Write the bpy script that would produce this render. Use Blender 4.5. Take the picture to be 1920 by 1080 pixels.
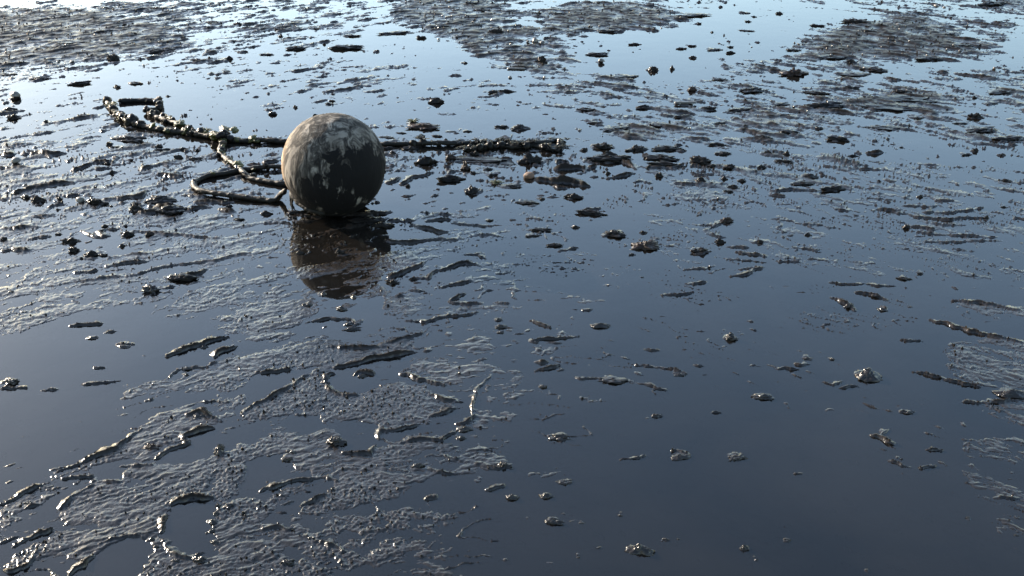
import bpy, bmesh, math, random
import numpy as np
from mathutils import Vector, Matrix, Quaternion, noise as mnoise

for o in list(bpy.data.objects):
    bpy.data.objects.remove(o, do_unlink=True)
scene = bpy.context.scene
COL = scene.collection
rnd = random.Random(11)

# ------------------------------------------------------------------ camera
CAM_H, PITCH, FPX = 1.6, math.radians(27.0), 2015.0
cam_data = bpy.data.cameras.new('camera')
cam_data.sensor_width = 36.0
cam_data.lens = 36.0 * FPX / 1920.0
cam_data.clip_start, cam_data.clip_end = 0.05, 3000.0
cam = bpy.data.objects.new('camera', cam_data)
COL.objects.link(cam)
cam.location = (0, 0, CAM_H)
cam.rotation_euler = (math.radians(90) - PITCH, 0, 0)
scene.camera = cam

# ------------------------------------------------------------------ sky and sun
SUN_EL, SUN_AZ = math.radians(18.0), math.radians(-54.0)     # azimuth from +Y, positive to the right
world = bpy.data.worlds.new('World')
scene.world = world
world.use_nodes = True
wt = world.node_tree
sky = wt.nodes.new('ShaderNodeTexSky')
sky.sky_type = 'NISHITA'
sky.sun_disc = False
sky.sun_elevation, sky.sun_rotation = SUN_EL, SUN_AZ
sky.altitude, sky.air_density, sky.dust_density, sky.ozone_density = 0, 1.15, 0.9, 1.35
bg = wt.nodes['Background']
bg.inputs['Strength'].default_value = 0.15
wt.links.new(sky.outputs[0], bg.inputs[0])
sun_data = bpy.data.lights.new('sun', 'SUN')
sun_data.energy, sun_data.angle, sun_data.color = 4.8, math.radians(0.53), (1.0, 0.87, 0.72)
sun = bpy.data.objects.new('sun', sun_data)
COL.objects.link(sun)
sdir = Vector((math.sin(SUN_AZ) * math.cos(SUN_EL), math.cos(SUN_AZ) * math.cos(SUN_EL), math.sin(SUN_EL)))
sun.rotation_euler = sdir.to_track_quat('Z', 'Y').to_euler()
vs = scene.view_settings
vs.view_transform, vs.look, vs.gamma, vs.use_curve_mapping = 'Standard', 'None', 1.0, False
vs.exposure = 2.16
scene.cycles.use_denoising = True
scene.cycles.max_bounces = 8
scene.cycles.transparent_max_bounces = 8
scene.cycles.caustics_reflective = False
scene.cycles.caustics_refractive = False
scene.cycles.sample_clamp_indirect = 6

# ------------------------------------------------------------------ survey: a sight line of the photograph -> the flat
SP, CP = math.sin(PITCH), math.cos(PITCH)
def ray(px, py):
    a, b = (px - 960) / FPX, (540 - py) / FPX
    return Vector((a, CP + b * SP, -SP + b * CP))
def at(px, py, z=0.0):
    d = ray(px, py)
    t = (z - CAM_H) / d.z
    return Vector((d.x * t, d.y * t, z)), t
def gnd(px, py):
    p, t = at(px, py)
    return (p.x, p.y)
def mpp(py):                       # metres across per photograph pixel at that row
    return at(960, py)[1] / FPX

# ------------------------------------------------------------------ list of the loose things (kind, sight line, size, label)
# those with a look of their own
UNIQUE = [
 ('shell', 30, 184, 20, 18, 'pale upturned shell at the left edge, left of the rope loop'),
 ('lump', 214, 112, 18, 15, 'round black mud clod on the far left, behind the rope loop'),
 ('slab', 650, 91, 44, 9, 'long flat black clod in the bright water straight behind the buoy'),
 ('slab', 243, 262, 44, 11, 'black slab with bright ends lying just below the rope loop'),
 ('shell', 31, 306, 10, 18, 'white upright shell at the left edge beside a black ridge'),
 ('lump', 70, 378, 20, 15, 'dark knobbly clod below the left end of the long black ridge'),
 ('shell', 152, 378, 9, 16, 'white shell standing on edge left of a jagged black clod'),
 ('jag', 180, 381, 34, 18, 'jagged black clod right of the white shell standing on edge'),
 ('lump', 253, 394, 22, 18, 'black knob of mud between two dark ridges left of the buoy'),
 ('cone', 300, 377, 44, 14, 'low peaked dark mound left of the lower rope bend'),
 ('lump', 318, 396, 62, 12, 'longest lumpy black clod left of the buoy, below the rope bend'),
 ('jag', 138, 471, 22, 16, 'dark clod with pale left side above the left pool edge'),
 ('lump', 172, 479, 26, 14, 'black rounded clod on the near edge of the small left pool'),
 ('brown', 281, 441, 14, 10, 'small tan clod left of the buoy reflection on a thin ridge'),
 ('lump', 241, 441, 22, 12, 'dark clod at the right end of the curved ridge, left of the buoy'),
 ('jag', 282, 546, 28, 18, 'dark clod with a pale face alone in the water at left'),
 ('slab', 342, 524, 34, 13, 'pale wedge-shaped clod beside the speckled bank left of the reflection'),
 ('jag', 22, 716, 28, 15, 'dark brown clod at the left edge of the picture'),
 ('lump', 498, 402, 17, 10, 'twin-lobed small black clod close left of the buoy'),
 ('brown', 845, 299, 16, 13, 'pinkish clod under the right rope strand, left of its twin'),
 ('brown', 873, 317, 12, 15, 'pinkish clod standing right below the other pinkish clod'),
 ('slab', 905, 302, 70, 9, 'long thin black clod right of the two pinkish clods'),
 ('lump', 802, 306, 28, 16, 'pale and dark clod leaning up just right of the buoy'),
 ('slab', 845, 338, 40, 12, 'saddle-shaped dark clod right of the buoy'),
 ('cone', 885, 360, 20, 20, 'tall black knob standing in the water right of the buoy'),
 ('weed', 930, 344, 30, 10, 'small tuft of green weed beside the tall black knob'),
 ('stone', 992, 333, 21, 15, 'squarish tan stone standing in the water right of the buoy'),
 ('jag', 995, 304, 32, 20, 'spiky dark clod just above the tan stone'),
 ('slab', 1140, 300, 54, 15, 'big dark clod with a pale top right of the rope end'),
 ('cone', 1075, 371, 24, 13, 'small peaked clod alone in the open water below the black ridge'),
 ('lump', 1150, 441, 34, 11, 'pale grey clod like a seal back in the open water right of centre'),
 ('slab', 1108, 401, 34, 10, 'dark pointed clod in the open water above the pale grey one'),
 ('brown', 1210, 463, 42, 13, 'reddish brown glinting clod in the open water right of centre'),
 ('brown', 1362, 415, 18, 11, 'small dark reddish clod right of the glinting brown clod'),
 ('slab', 1560, 356, 34, 12, 'black slab with a pale top edge at the right side of the water'),
 ('cone', 1518, 332, 28, 12, 'black peaked clod above the black slab at the right'),
 ('lump', 1700, 428, 11, 10, 'round black clod at the left end of a thin ridge at the right'),
 ('lump', 1370, 635, 26, 18, 'domed clod with a bright left rim in the calm water at right'),
 ('slab', 1150, 714, 42, 10, 'black end of a low pale bar in the calm foreground water'),
 ('lump', 1432, 745, 34, 12, 'dark humped clod below the domed clod'),
 ('cone', 1627, 706, 40, 38, 'largest peaked mud clod, standing alone in the calm water at right'),
 ('cone', 1898, 740, 44, 20, 'dark clod cut by the right edge of the picture'),
 ('jag', 1050, 821, 34, 15, 'spiky black clod in the middle of the calm foreground water'),
 ('cone', 1276, 857, 26, 13, 'hooked clod with a dark foot in the foreground, left of two'),
 ('jag', 1382, 858, 30, 12, 'dark ragged clod in the foreground, right of the hooked one'),
 ('cone', 1200, 1032, 38, 22, 'pale clod nearest to the camera at the bottom centre right'),
 ('lump', 1395, 1029, 16, 11, 'small clod right of the pale clod at the bottom'),
 ('cone', 1025, 931, 20, 16, 'small bright peaked clod in the lower middle foreground'),
 ('slab', 1040, 980, 28, 12, 'leaning pale clod under the small bright peaked one'),
 ('lump', 1058, 904, 26, 9, 'low rounded clod above the small bright peaked one'),
 ('brown', 283, 839, 22, 8, 'smooth pinkish pebble of mud on the left foreground bank'),
 ('jag', 430, 950, 26, 14, 'dark clod on the right rim of the round foreground pool'),
 ('cone', 400, 980, 18, 14, 'dark clod jutting into the round foreground pool from the right'),
 ('jag', 375, 1050, 26, 15, 'dark clod on the near rim of the round foreground pool'),
 ('cone', 412, 846, 14, 30, 'upright pale fin of mud above the round foreground pool'),
 ('jag', 630, 830, 40, 18, 'crumbly mound beside the middle foreground pool'),
 ('jag', 945, 874, 24, 14, 'crumbly peak at the right tip of the foreground bank'),
 ('cone', 960, 934, 18, 13, 'small peak below the right tip of the foreground bank'),
 ('lump', 786, 874, 18, 10, 'round pale clod at the end of a thin foreground bar'),
 ('jag', 540, 1055, 26, 14, 'crumbly clod near the bottom edge, right of the round pool'),
 ('slab', 718, 424, 34, 12, 'reddish dark clump at the right edge of the buoy reflection'),
 ('weed', 775, 232, 24, 16, 'green weed tuft behind and right of the buoy top'),
 ('brown', 796, 239, 40, 9, 'brown leaf-like clod right of the green weed tuft'),
 ('lump', 820, 192, 22, 12, 'double black clod with a white glint behind the buoy'),
 ('lump', 512, 215, 13, 9, 'small black clod with a white glint left of the buoy top'),
 ('cone', 975, 242, 34, 16, 'black cone-shaped clod above the tangled rope end'),
 ('razor', 1285, 196, 42, 8, 'pale long razor shell in the water at the right middle distance'),
 ('brown', 1298, 170, 14, 10, 'small reddish clod above the long razor shell'),
 ('jag', 1412, 171, 42, 9, 'dark weedy clod right of the reddish clod'),
 ('brown', 1488, 140, 34, 12, 'brown block-shaped clod on the far right bank edge'),
 ('jag', 1605, 42, 44, 10, 'dark log-like clod on top of the far right bank'),
 ('razor', 1627, 44, 22, 7, 'white shell at the right end of the log-like clod'),
 ('jag', 1828, 220, 22, 12, 'dark red brown clod among ripples at the far right'),
 ('slab', 1540, 200, 46, 9, 'long black clod among ripples right of the razor shell'),
 ('slab', 1700, 187, 80, 7, 'very long black streak of clod below the far right bank'),
 ('slab', 1670, 201, 72, 8, 'second long black clod just below the longest streak'),
 ('shell', 1003, 78, 13, 13, 'biggest of three white shells on the far middle bank'),
 ('shell', 1017, 83, 12, 9, 'right one of three white shells on the far middle bank'),
 ('shell', 990, 80, 7, 6, 'smallest and leftmost of three white shells on the far middle bank'),
 ('jag', 1015, 117, 20, 14, 'black clod with a white chip below the three white shells'),
 ('razor', 968, 130, 34, 6, 'long white shell at the lower left of the far middle bank'),
 ('shell', 1126, 118, 12, 12, 'white shell standing in the water right of the far middle bank'),
 ('razor', 1716, 82, 26, 6, 'longest white shell fragment lying on the far right bank'),
 ('slab', 1240, 298, 44, 14, 'upper of two stacked dark clods right of the rope end'),
 ('slab', 1248, 311, 40, 11, 'lower of two stacked dark clods right of the rope end'),
 ('jag', 1312, 305, 32, 17, 'dark clod with pale horn right of the two stacked clods'),
 ('cone', 1313, 340, 18, 15, 'pale pointed clod below the horned clod'),
 ('jag', 1195, 281, 34, 13, 'dark glinting clod between the rope end and the stacked clods'),
 ('jag', 1130, 276, 36, 14, 'dark clod with pale left tip just right of the rope end'),
]
# small ones that nothing tells apart, by place
ZONES = [
 ('small black mud crumb on the far left bank', 'mud crumbs on the far left bank',
  [('lump', 134, 22, 14, 5), ('lump', 233, 48, 9, 7), ('lump', 446, 46, 16, 7), ('lump', 430, 111, 14, 10), ('slab', 370, 113, 18, 5), ('lump', 220, 164, 18, 8), ('slab', 255, 157, 28, 7), ('slab', 455, 98, 22, 6), ('slab', 150, 158, 24, 7), ('lump', 425, 134, 13, 4), ('slab', 130, 80, 60, 8), ('slab', 60, 52, 40, 6), ('slab', 190, 62, 36, 6), ('slab', 300, 98, 34, 7), ('slab', 95, 90, 24, 5), ('slab', 345, 73, 14, 5), ('slab', 400, 42, 24, 6), ('slab', 295, 17, 30, 5), ('slab', 200, 16, 26, 5), ('slab', 10, 140, 34, 5), ('slab', 75, 148, 34, 6)]),
 ('small white shell fragment on the far left bank', 'shell fragments on the far left bank',
  [('shell', 109, 117, 7, 5), ('shell', 135, 118, 9, 6), ('shell', 56, 61, 4, 3), ('shell', 69, 60, 4, 3), ('shell', 86, 61, 5, 4), ('shell', 97, 61, 5, 4), ('shell', 115, 48, 4, 4), ('shell', 125, 87, 5, 6), ('shell', 185, 61, 4, 3), ('shell', 270, 124, 4, 4)]),
 ('small black mud crumb in the bright water behind the buoy', 'mud crumbs behind the buoy',
  [('lump', 554, 202, 11, 8), ('lump', 608, 84, 5, 4), ('lump', 708, 97, 8, 6), ('slab', 525, 57, 24, 6), ('lump', 527, 69, 13, 6), ('slab', 660, 68, 30, 5), ('slab', 590, 54, 22, 5), ('lump', 790, 256, 15, 7), ('slab', 820, 256, 24, 5), ('slab', 845, 247, 20, 3), ('slab', 877, 247, 15, 4), ('lump', 728, 143, 6, 3), ('lump', 872, 119, 10, 6), ('slab', 925, 174, 18, 6), ('slab', 950, 172, 26, 8), ('lump', 624, 177, 11, 5), ('lump', 622, 190, 13, 5), ('lump', 615, 196, 10, 4), ('slab', 940, 239, 27, 8), ('lump', 592, 218, 12, 6), ('lump', 887, 202, 12, 4), ('slab', 726, 258, 26, 5), ('slab', 752, 250, 16, 4), ('slab', 740, 63, 40, 5), ('slab', 790, 72, 18, 6), ('lump', 315, 181, 10, 5), ('slab', 500, 103, 30, 6), ('slab', 555, 92, 30, 6)]),
 ('small dark crumb on the far middle bank', 'crumbs on the far middle bank',
  [('slab', 860, 20, 30, 5), ('slab', 830, 52, 24, 5), ('slab', 905, 20, 26, 6), ('jag', 930, 62, 24, 10), ('slab', 880, 95, 26, 5), ('slab', 960, 95, 40, 5), ('slab', 1050, 28, 30, 6), ('slab', 1180, 20, 24, 5), ('slab', 1140, 60, 36, 6), ('slab', 1010, 27, 14, 6), ('slab', 1300, 30, 40, 5), ('jag', 1225, 133, 20, 12), ('lump', 1260, 130, 8, 9), ('slab', 1175, 145, 40, 7), ('slab', 1120, 103, 36, 6), ('slab', 1190, 84, 20, 6)]),
 ('small white shell fragment on the far middle bank', 'shell fragments on the far middle bank',
  [('shell', 1200, 31, 6, 5), ('shell', 1188, 22, 4, 3), ('shell', 1124, 51, 5, 4), ('shell', 1106, 50, 4, 3), ('shell', 1240, 53, 5, 3), ('shell', 843, 16, 5, 4), ('shell', 848, 33, 4, 4), ('shell', 782, 18, 4, 3), ('shell', 856, 58, 6, 4), ('shell', 938, 54, 4, 4), ('shell', 822, 75, 6, 5), ('shell', 957, 146, 6, 7)]),
 ('small dark crumb in the bright far water at right', 'crumbs in the far water at right',
  [('lump', 1400, 25, 22, 5), ('lump', 1402, 41, 11, 5), ('slab', 1400, 58, 22, 4), ('lump', 1310, 45, 13, 7), ('lump', 1335, 61, 10, 5), ('slab', 1298, 87, 20, 6), ('lump', 1370, 89, 11, 5), ('slab', 1278, 92, 14, 5), ('slab', 1340, 94, 30, 5), ('lump', 1460, 26, 14, 6), ('slab', 1533, 49, 24, 6), ('lump', 1414, 32, 12, 4), ('lump', 1300, 109, 12, 5), ('slab', 1370, 100, 16, 8)]),
 ('small dark clod on the far right bank', 'clods on the far right bank',
  [('slab', 1525, 84, 36, 6), ('slab', 1560, 108, 50, 7), ('slab', 1488, 95, 30, 6), ('slab', 1650, 102, 30, 8), ('slab', 1800, 88, 40, 8), ('slab', 1745, 112, 50, 8), ('slab', 1725, 55, 30, 7), ('slab', 1860, 10, 34, 8), ('jag', 1630, 62, 30, 6), ('slab', 1780, 67, 34, 7), ('jag', 1640, 132, 40, 9), ('slab', 1620, 78, 30, 5), ('jag', 1595, 118, 24, 8)]),
 ('small white shell fragment on the far right bank', 'shell fragments on the far right bank',
  [('shell', 1620, 130, 6, 6), ('shell', 1644, 133, 5, 5), ('shell', 1787, 89, 6, 6), ('shell', 1775, 95, 5, 4), ('shell', 1800, 96, 6, 4), ('shell', 1738, 106, 6, 5), ('shell', 1752, 112, 6, 5), ('shell', 1611, 61, 5, 4), ('shell', 1666, 82, 5, 3), ('shell', 1558, 105, 4, 4), ('shell', 1590, 91, 5, 4), ('shell', 1756, 12, 10, 6), ('shell', 1770, 14, 6, 5), ('shell', 1864, 132, 8, 6), ('shell', 1700, 173, 6, 5), ('shell', 1683, 48, 9, 4)]),
 ('small dark clod among the ripples at the right middle distance', 'clods among the right ripples',
  [('jag', 1595, 167, 30, 10), ('jag', 1690, 174, 26, 8), ('lump', 1827, 184, 11, 8), ('slab', 1880, 174, 50, 7), ('slab', 1100, 207, 28, 7), ('jag', 1206, 203, 24, 10), ('slab', 1280, 220, 34, 6), ('slab', 1390, 207, 40, 8), ('slab', 1330, 205, 30, 7), ('slab', 1465, 196, 40, 5), ('slab', 1530, 175, 34, 6), ('slab', 1160, 243, 50, 9), ('slab', 1240, 236, 50, 8), ('slab', 1115, 232, 24, 5), ('slab', 1480, 250, 34, 8), ('slab', 1430, 260, 30, 7), ('slab', 1570, 263, 30, 10), ('jag', 1535, 242, 30, 9), ('slab', 1660, 240, 40, 6), ('slab', 1720, 222, 30, 6), ('slab', 1840, 245, 50, 8), ('slab', 1890, 262, 50, 9), ('slab', 1350, 232, 30, 6), ('slab', 1860, 195, 30, 6), ('slab', 1800, 232, 24, 5), ('slab', 1470, 217, 24, 6), ('slab', 1545, 212, 22, 5), ('slab', 1600, 140, 60, 6), ('slab', 1400, 170, 26, 5), ('slab', 1350, 150, 30, 6)]),
 ('small dark clod or crumb in the water right of the rope end', 'crumbs right of the rope end',
  [('lump', 1095, 282, 15, 8), ('lump', 1140, 326, 9, 7), ('cone', 1217, 315, 12, 9), ('lump', 1235, 331, 11, 12), ('lump', 1336, 312, 14, 7), ('lump', 1358, 336, 14, 9), ('cone', 1375, 352, 20, 9), ('lump', 1392, 340, 14, 7), ('slab', 1365, 360, 26, 7), ('lump', 1440, 288, 12, 8), ('jag', 1368, 315, 24, 10), ('lump', 1428, 315, 18, 10), ('slab', 1345, 272, 30, 9), ('slab', 1250, 280, 34, 8), ('lump', 1280, 283, 20, 8), ('slab', 1355, 289, 24, 7), ('lump', 1475, 290, 9, 9), ('slab', 1505, 345, 40, 8), ('slab', 1470, 304, 30, 7)]),
 ('small dark crumb in the open water right of the buoy', 'crumbs in the open water right of the buoy',
  [('lump', 1017, 374, 15, 8), ('slab', 988, 381, 32, 7), ('lump', 887, 325, 11, 7), ('slab', 925, 330, 16, 7), ('slab', 918, 414, 20, 6), ('lump', 736, 288, 12, 8), ('slab', 770, 280, 26, 11), ('jag', 890, 291, 22, 13), ('lump', 1185, 478, 14, 7), ('lump', 1204, 520, 9, 4), ('lump', 1205, 437, 13, 5), ('slab', 1000, 443, 30, 6), ('slab', 1015, 432, 32, 7), ('lump', 765, 350, 14, 8), ('lump', 1078, 427, 16, 8), ('slab', 1040, 461, 22, 6), ('slab', 730, 280, 20, 8), ('lump', 1060, 304, 8, 5), ('cone', 915, 318, 18, 7), ('slab', 960, 350, 40, 8), ('lump', 978, 306, 12, 8), ('slab', 1030, 300, 14, 4)]),
 ('small dark crumb on the right of the calm water below the ripples', 'crumbs at the right of the calm water',
  [('lump', 1828, 284, 11, 9), ('slab', 1812, 291, 24, 7), ('lump', 1880, 292, 13, 9), ('lump', 1725, 370, 9, 6), ('lump', 1648, 341, 10, 5), ('lump', 1849, 410, 11, 8), ('lump', 1882, 389, 13, 5), ('slab', 1695, 523, 28, 9), ('lump', 1690, 277, 12, 6), ('cone', 1600, 293, 14, 7), ('cone', 1515, 441, 14, 8), ('jag', 1350, 455, 16, 9), ('jag', 1425, 455, 16, 8), ('jag', 1312, 472, 34, 12), ('lump', 1725, 514, 12, 5), ('lump', 1885, 340, 16, 6)]),
 ('small dark or pale clod on the left mud between the rope and the pool', 'clods on the left mud',
  [('lump', 65, 286, 13, 7), ('lump', 202, 308, 12, 8), ('jag', 210, 325, 11, 11), ('lump', 30, 364, 11, 10), ('lump', 50, 371, 20, 9), ('lump', 112, 374, 9, 9), ('lump', 209, 387, 9, 6), ('lump', 350, 394, 14, 10), ('lump', 108, 394, 8, 7), ('lump', 193, 479, 18, 9), ('cone', 229, 462, 12, 12), ('lump', 198, 425, 12, 8), ('jag', 132, 453, 24, 10), ('lump', 110, 440, 14, 9), ('lump', 8, 450, 16, 14), ('slab', 448, 412, 20, 7), ('lump', 370, 283, 9, 6), ('lump', 245, 301, 13, 5), ('lump', 17, 206, 22, 7), ('lump', 86, 230, 13, 9), ('jag', 25, 222, 26, 11), ('lump', 335, 296, 14, 8), ('lump', 205, 272, 12, 8), ('slab', 215, 277, 22, 7), ('lump', 297, 276, 14, 7), ('lump', 343, 281, 14, 6), ('lump', 430, 387, 14, 7), ('slab', 365, 299, 22, 7), ('slab', 305, 282, 20, 6), ('jag', 255, 384, 14, 6), ('lump', 90, 363, 9, 7), ('lump', 425, 397, 9, 5)]),
 ('small dark or glinting clod on the bank across the buoy reflection', 'clods across the buoy reflection',
  [('lump', 563, 475, 12, 9), ('lump', 636, 474, 12, 9), ('cone', 606, 552, 14, 16), ('cone', 664, 558, 12, 15), ('jag', 735, 530, 20, 10), ('lump', 575, 572, 20, 8), ('lump', 640, 580, 18, 8), ('slab', 560, 400, 24, 7), ('jag', 548, 410, 24, 10), ('lump', 660, 445, 9, 6), ('lump', 690, 452, 8, 6), ('slab', 700, 400, 30, 7), ('jag', 775, 524, 14, 7), ('slab', 660, 618, 20, 8), ('slab', 690, 413, 40, 8)]),
 ('small clod on the rim of the round foreground pool', 'clods round the foreground pool',
  [('lump', 408, 950, 12, 12), ('lump', 405, 964, 12, 12), ('lump', 398, 996, 12, 8), ('lump', 404, 1018, 18, 8), ('jag', 330, 1052, 18, 9), ('lump', 285, 1012, 12, 9), ('lump', 294, 1026, 14, 9), ('jag', 305, 985, 18, 14), ('lump', 388, 1000, 9, 6)]),
 ('small clod on the left foreground banks', 'clods on the left foreground banks',
  [('cone', 350, 832, 14, 16), ('lump', 175, 634, 18, 9), ('cone', 232, 650, 20, 9), ('lump', 350, 703, 14, 9), ('lump', 335, 660, 18, 9), ('cone', 382, 652, 10, 8), ('cone', 352, 693, 16, 7), ('jag', 372, 782, 30, 12), ('cone', 545, 735, 16, 10), ('lump', 545, 848, 18, 10), ('cone', 610, 718, 12, 9), ('lump', 655, 608, 18, 9), ('cone', 680, 706, 16, 11), ('jag', 540, 862, 20, 12), ('cone', 870, 806, 16, 14), ('lump', 865, 822, 18, 9), ('lump', 23, 548, 10, 6), ('jag', 55, 945, 20, 10), ('lump', 118, 587, 12, 7)]),
 ('small clod just breaking the calm foreground water', 'clods in the calm foreground water',
  [('lump', 1018, 726, 16, 9), ('lump', 1513, 673, 24, 8), ('lump', 1560, 674, 12, 7), ('lump', 935, 600, 20, 8), ('lump', 938, 614, 18, 8), ('lump', 938, 624, 14, 6), ('cone', 1125, 612, 26, 10), ('lump', 1005, 642, 18, 8), ('cone', 1275, 703, 22, 9), ('lump', 1703, 774, 24, 8), ('cone', 1668, 832, 18, 8), ('lump', 1625, 1070, 9, 6), ('lump', 1475, 1012, 16, 7), ('lump', 1163, 967, 9, 5), ('lump', 1090, 981, 9, 4), ('lump', 1248, 1012, 10, 5), ('lump', 1272, 1011, 10, 5), ('lump', 1640, 557, 14, 6), ('jag', 1592, 576, 18, 12), ('cone', 1655, 582, 14, 9), ('lump', 1418, 1050, 10, 6), ('lump', 1690, 861, 8, 5), ('lump', 1085, 1045, 9, 5), ('lump', 1815, 971, 9, 4), ('lump', 1905, 1004, 12, 5)]),
]
# ------------------------------------------------------------------ noise on arrays
def _hash(ix, iy, seed):
    h = (ix.astype(np.int64) * 374761393 + iy.astype(np.int64) * 668265263 + seed * 982451653) & 0xFFFFFFFF
    h = ((h ^ (h >> 13)) * 1274126177) & 0xFFFFFFFF
    h = h ^ (h >> 16)
    return h
_ANG = np.linspace(0, 2 * np.pi, 256, endpoint=False)
_GX, _GY = np.cos(_ANG).astype(np.float32), np.sin(_ANG).astype(np.float32)
def gnoise(x, y, seed=0):
    fx, fy = np.floor(x), np.floor(y)
    ix, iy = fx.astype(np.int64), fy.astype(np.int64)
    dx, dy = (x - fx).astype(np.float32), (y - fy).astype(np.float32)
    u, v = dx * dx * dx * (dx * (dx * 6 - 15) + 10), dy * dy * dy * (dy * (dy * 6 - 15) + 10)
    def g(ox, oy):
        k = _hash(ix + ox, iy + oy, seed) & 255
        return _GX[k] * (dx - ox) + _GY[k] * (dy - oy)
    a, b, c, d = g(0, 0), g(1, 0), g(0, 1), g(1, 1)
    return 1.5 * ((a + (b - a) * u) * (1 - v) + (c + (d - c) * u) * v)
def fbm(x, y, seed, octv=3, gain=0.5):
    s, a, f = 0, 1.0, 1.0
    for k in range(octv):
        s = s + a * gnoise(x * f + 17.3 * k, y * f - 9.1 * k, seed + k)
        a *= gain
        f *= 2.03
    return s
def sstep(a, b, x):
    t = np.clip((x - a) / (b - a), 0, 1)
    return t * t * (3 - 2 * t)

# ------------------------------------------------------------------ the grid of the flat
HV = lambda y: 0.476 * (0.891 * y + 0.726)       # half width of the view at distance y
ys = [1.42]
while ys[-1] < 8.6:
    y = ys[-1]
    ys.append(y + min(0.0029 * (y * y + 2.56) / 5.73, 0.0108))
far = []
y, st = ys[-1], 0.02
while y < 900:
    st *= 1.22
    y += st
    far.append(y)
near = []
y, st = ys[0], 0.004
while y > -60:
    st *= 1.45
    y -= st
    near.append(y)
YS = np.array(near[::-1] + ys + far)
NU = 1180
us = list(np.linspace(-1.28, 1.28, NU))
side = []
u, st = 1.28, 0.003
while u < 9:
    st *= 1.6
    u += st
    side.append(u)
US = np.array([-s for s in side[::-1]] + us + side)
W = np.array([HV(max(v, 1.0)) for v in YS])
GX = (US[None, :] * W[:, None]).astype(np.float64)
GY = np.repeat(YS[:, None], len(US), 1).astype(np.float64)
NR, NC = GX.shape
X, Y = GX.ravel(), GY.ravel()
print('flat grid', NR, NC, NR * NC)

# slight wander so that every traced line is uneven
wx = X + 0.010 * fbm(X / 0.09, Y / 0.09, 5, 3) + 0.004 * gnoise(X / 0.022, Y / 0.022, 9)
wy = Y + 0.012 * fbm(X / 0.11, Y / 0.11, 31, 3) + 0.005 * gnoise(X / 0.024, Y / 0.024, 12)

# ---- how far the mud stands above the film of water: outlines of mud banks (value above 0 = bank, below 0 = water)
LEV = np.full(X.shape, -1.25, np.float32)
def poly_sdf(px, py, pts):
    d = np.full(px.shape, 1e9)
    inside = np.zeros(px.shape, bool)
    n = len(pts)
    for i in range(n):
        ax, ay = pts[i]
        bx, by = pts[(i + 1) % n]
        ex, ey = bx - ax, by - ay
        wxx, wyy = px - ax, py - ay
        t = np.clip((wxx * ex + wyy * ey) / (ex * ex + ey * ey + 1e-12), 0, 1)
        d = np.minimum(d, (wxx - ex * t) ** 2 + (wyy - ey * t) ** 2)
        c = ((ay <= py) & (by > py)) | ((by <= py) & (ay > py))
        xi = ax + (py - ay) / (ey if abs(ey) > 1e-12 else 1e-12) * ex
        inside ^= c & (px < xi)
    d = np.sqrt(d)
    return np.where(inside, -d, d)
def bank(val, pts, soft=1.0):
    g = [gnd(*p) for p in pts]
    cy = sum(p[1] for p in g) / len(g)
    s = soft * 0.012 * (cy * cy + 2.56) / 5.5
    x0, x1 = min(p[0] for p in g) - 2 * s, max(p[0] for p in g) + 2 * s
    y0, y1 = min(p[1] for p in g) - 2 * s, max(p[1] for p in g) + 2 * s
    m = np.nonzero((wx > x0) & (wx < x1) & (wy > y0) & (wy < y1))[0]
    if not len(m):
        return
    f = sstep(s, -s, poly_sdf(wx[m], wy[m], g)).astype(np.float32)
    LEV[m] += (val - LEV[m]) * f

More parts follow.
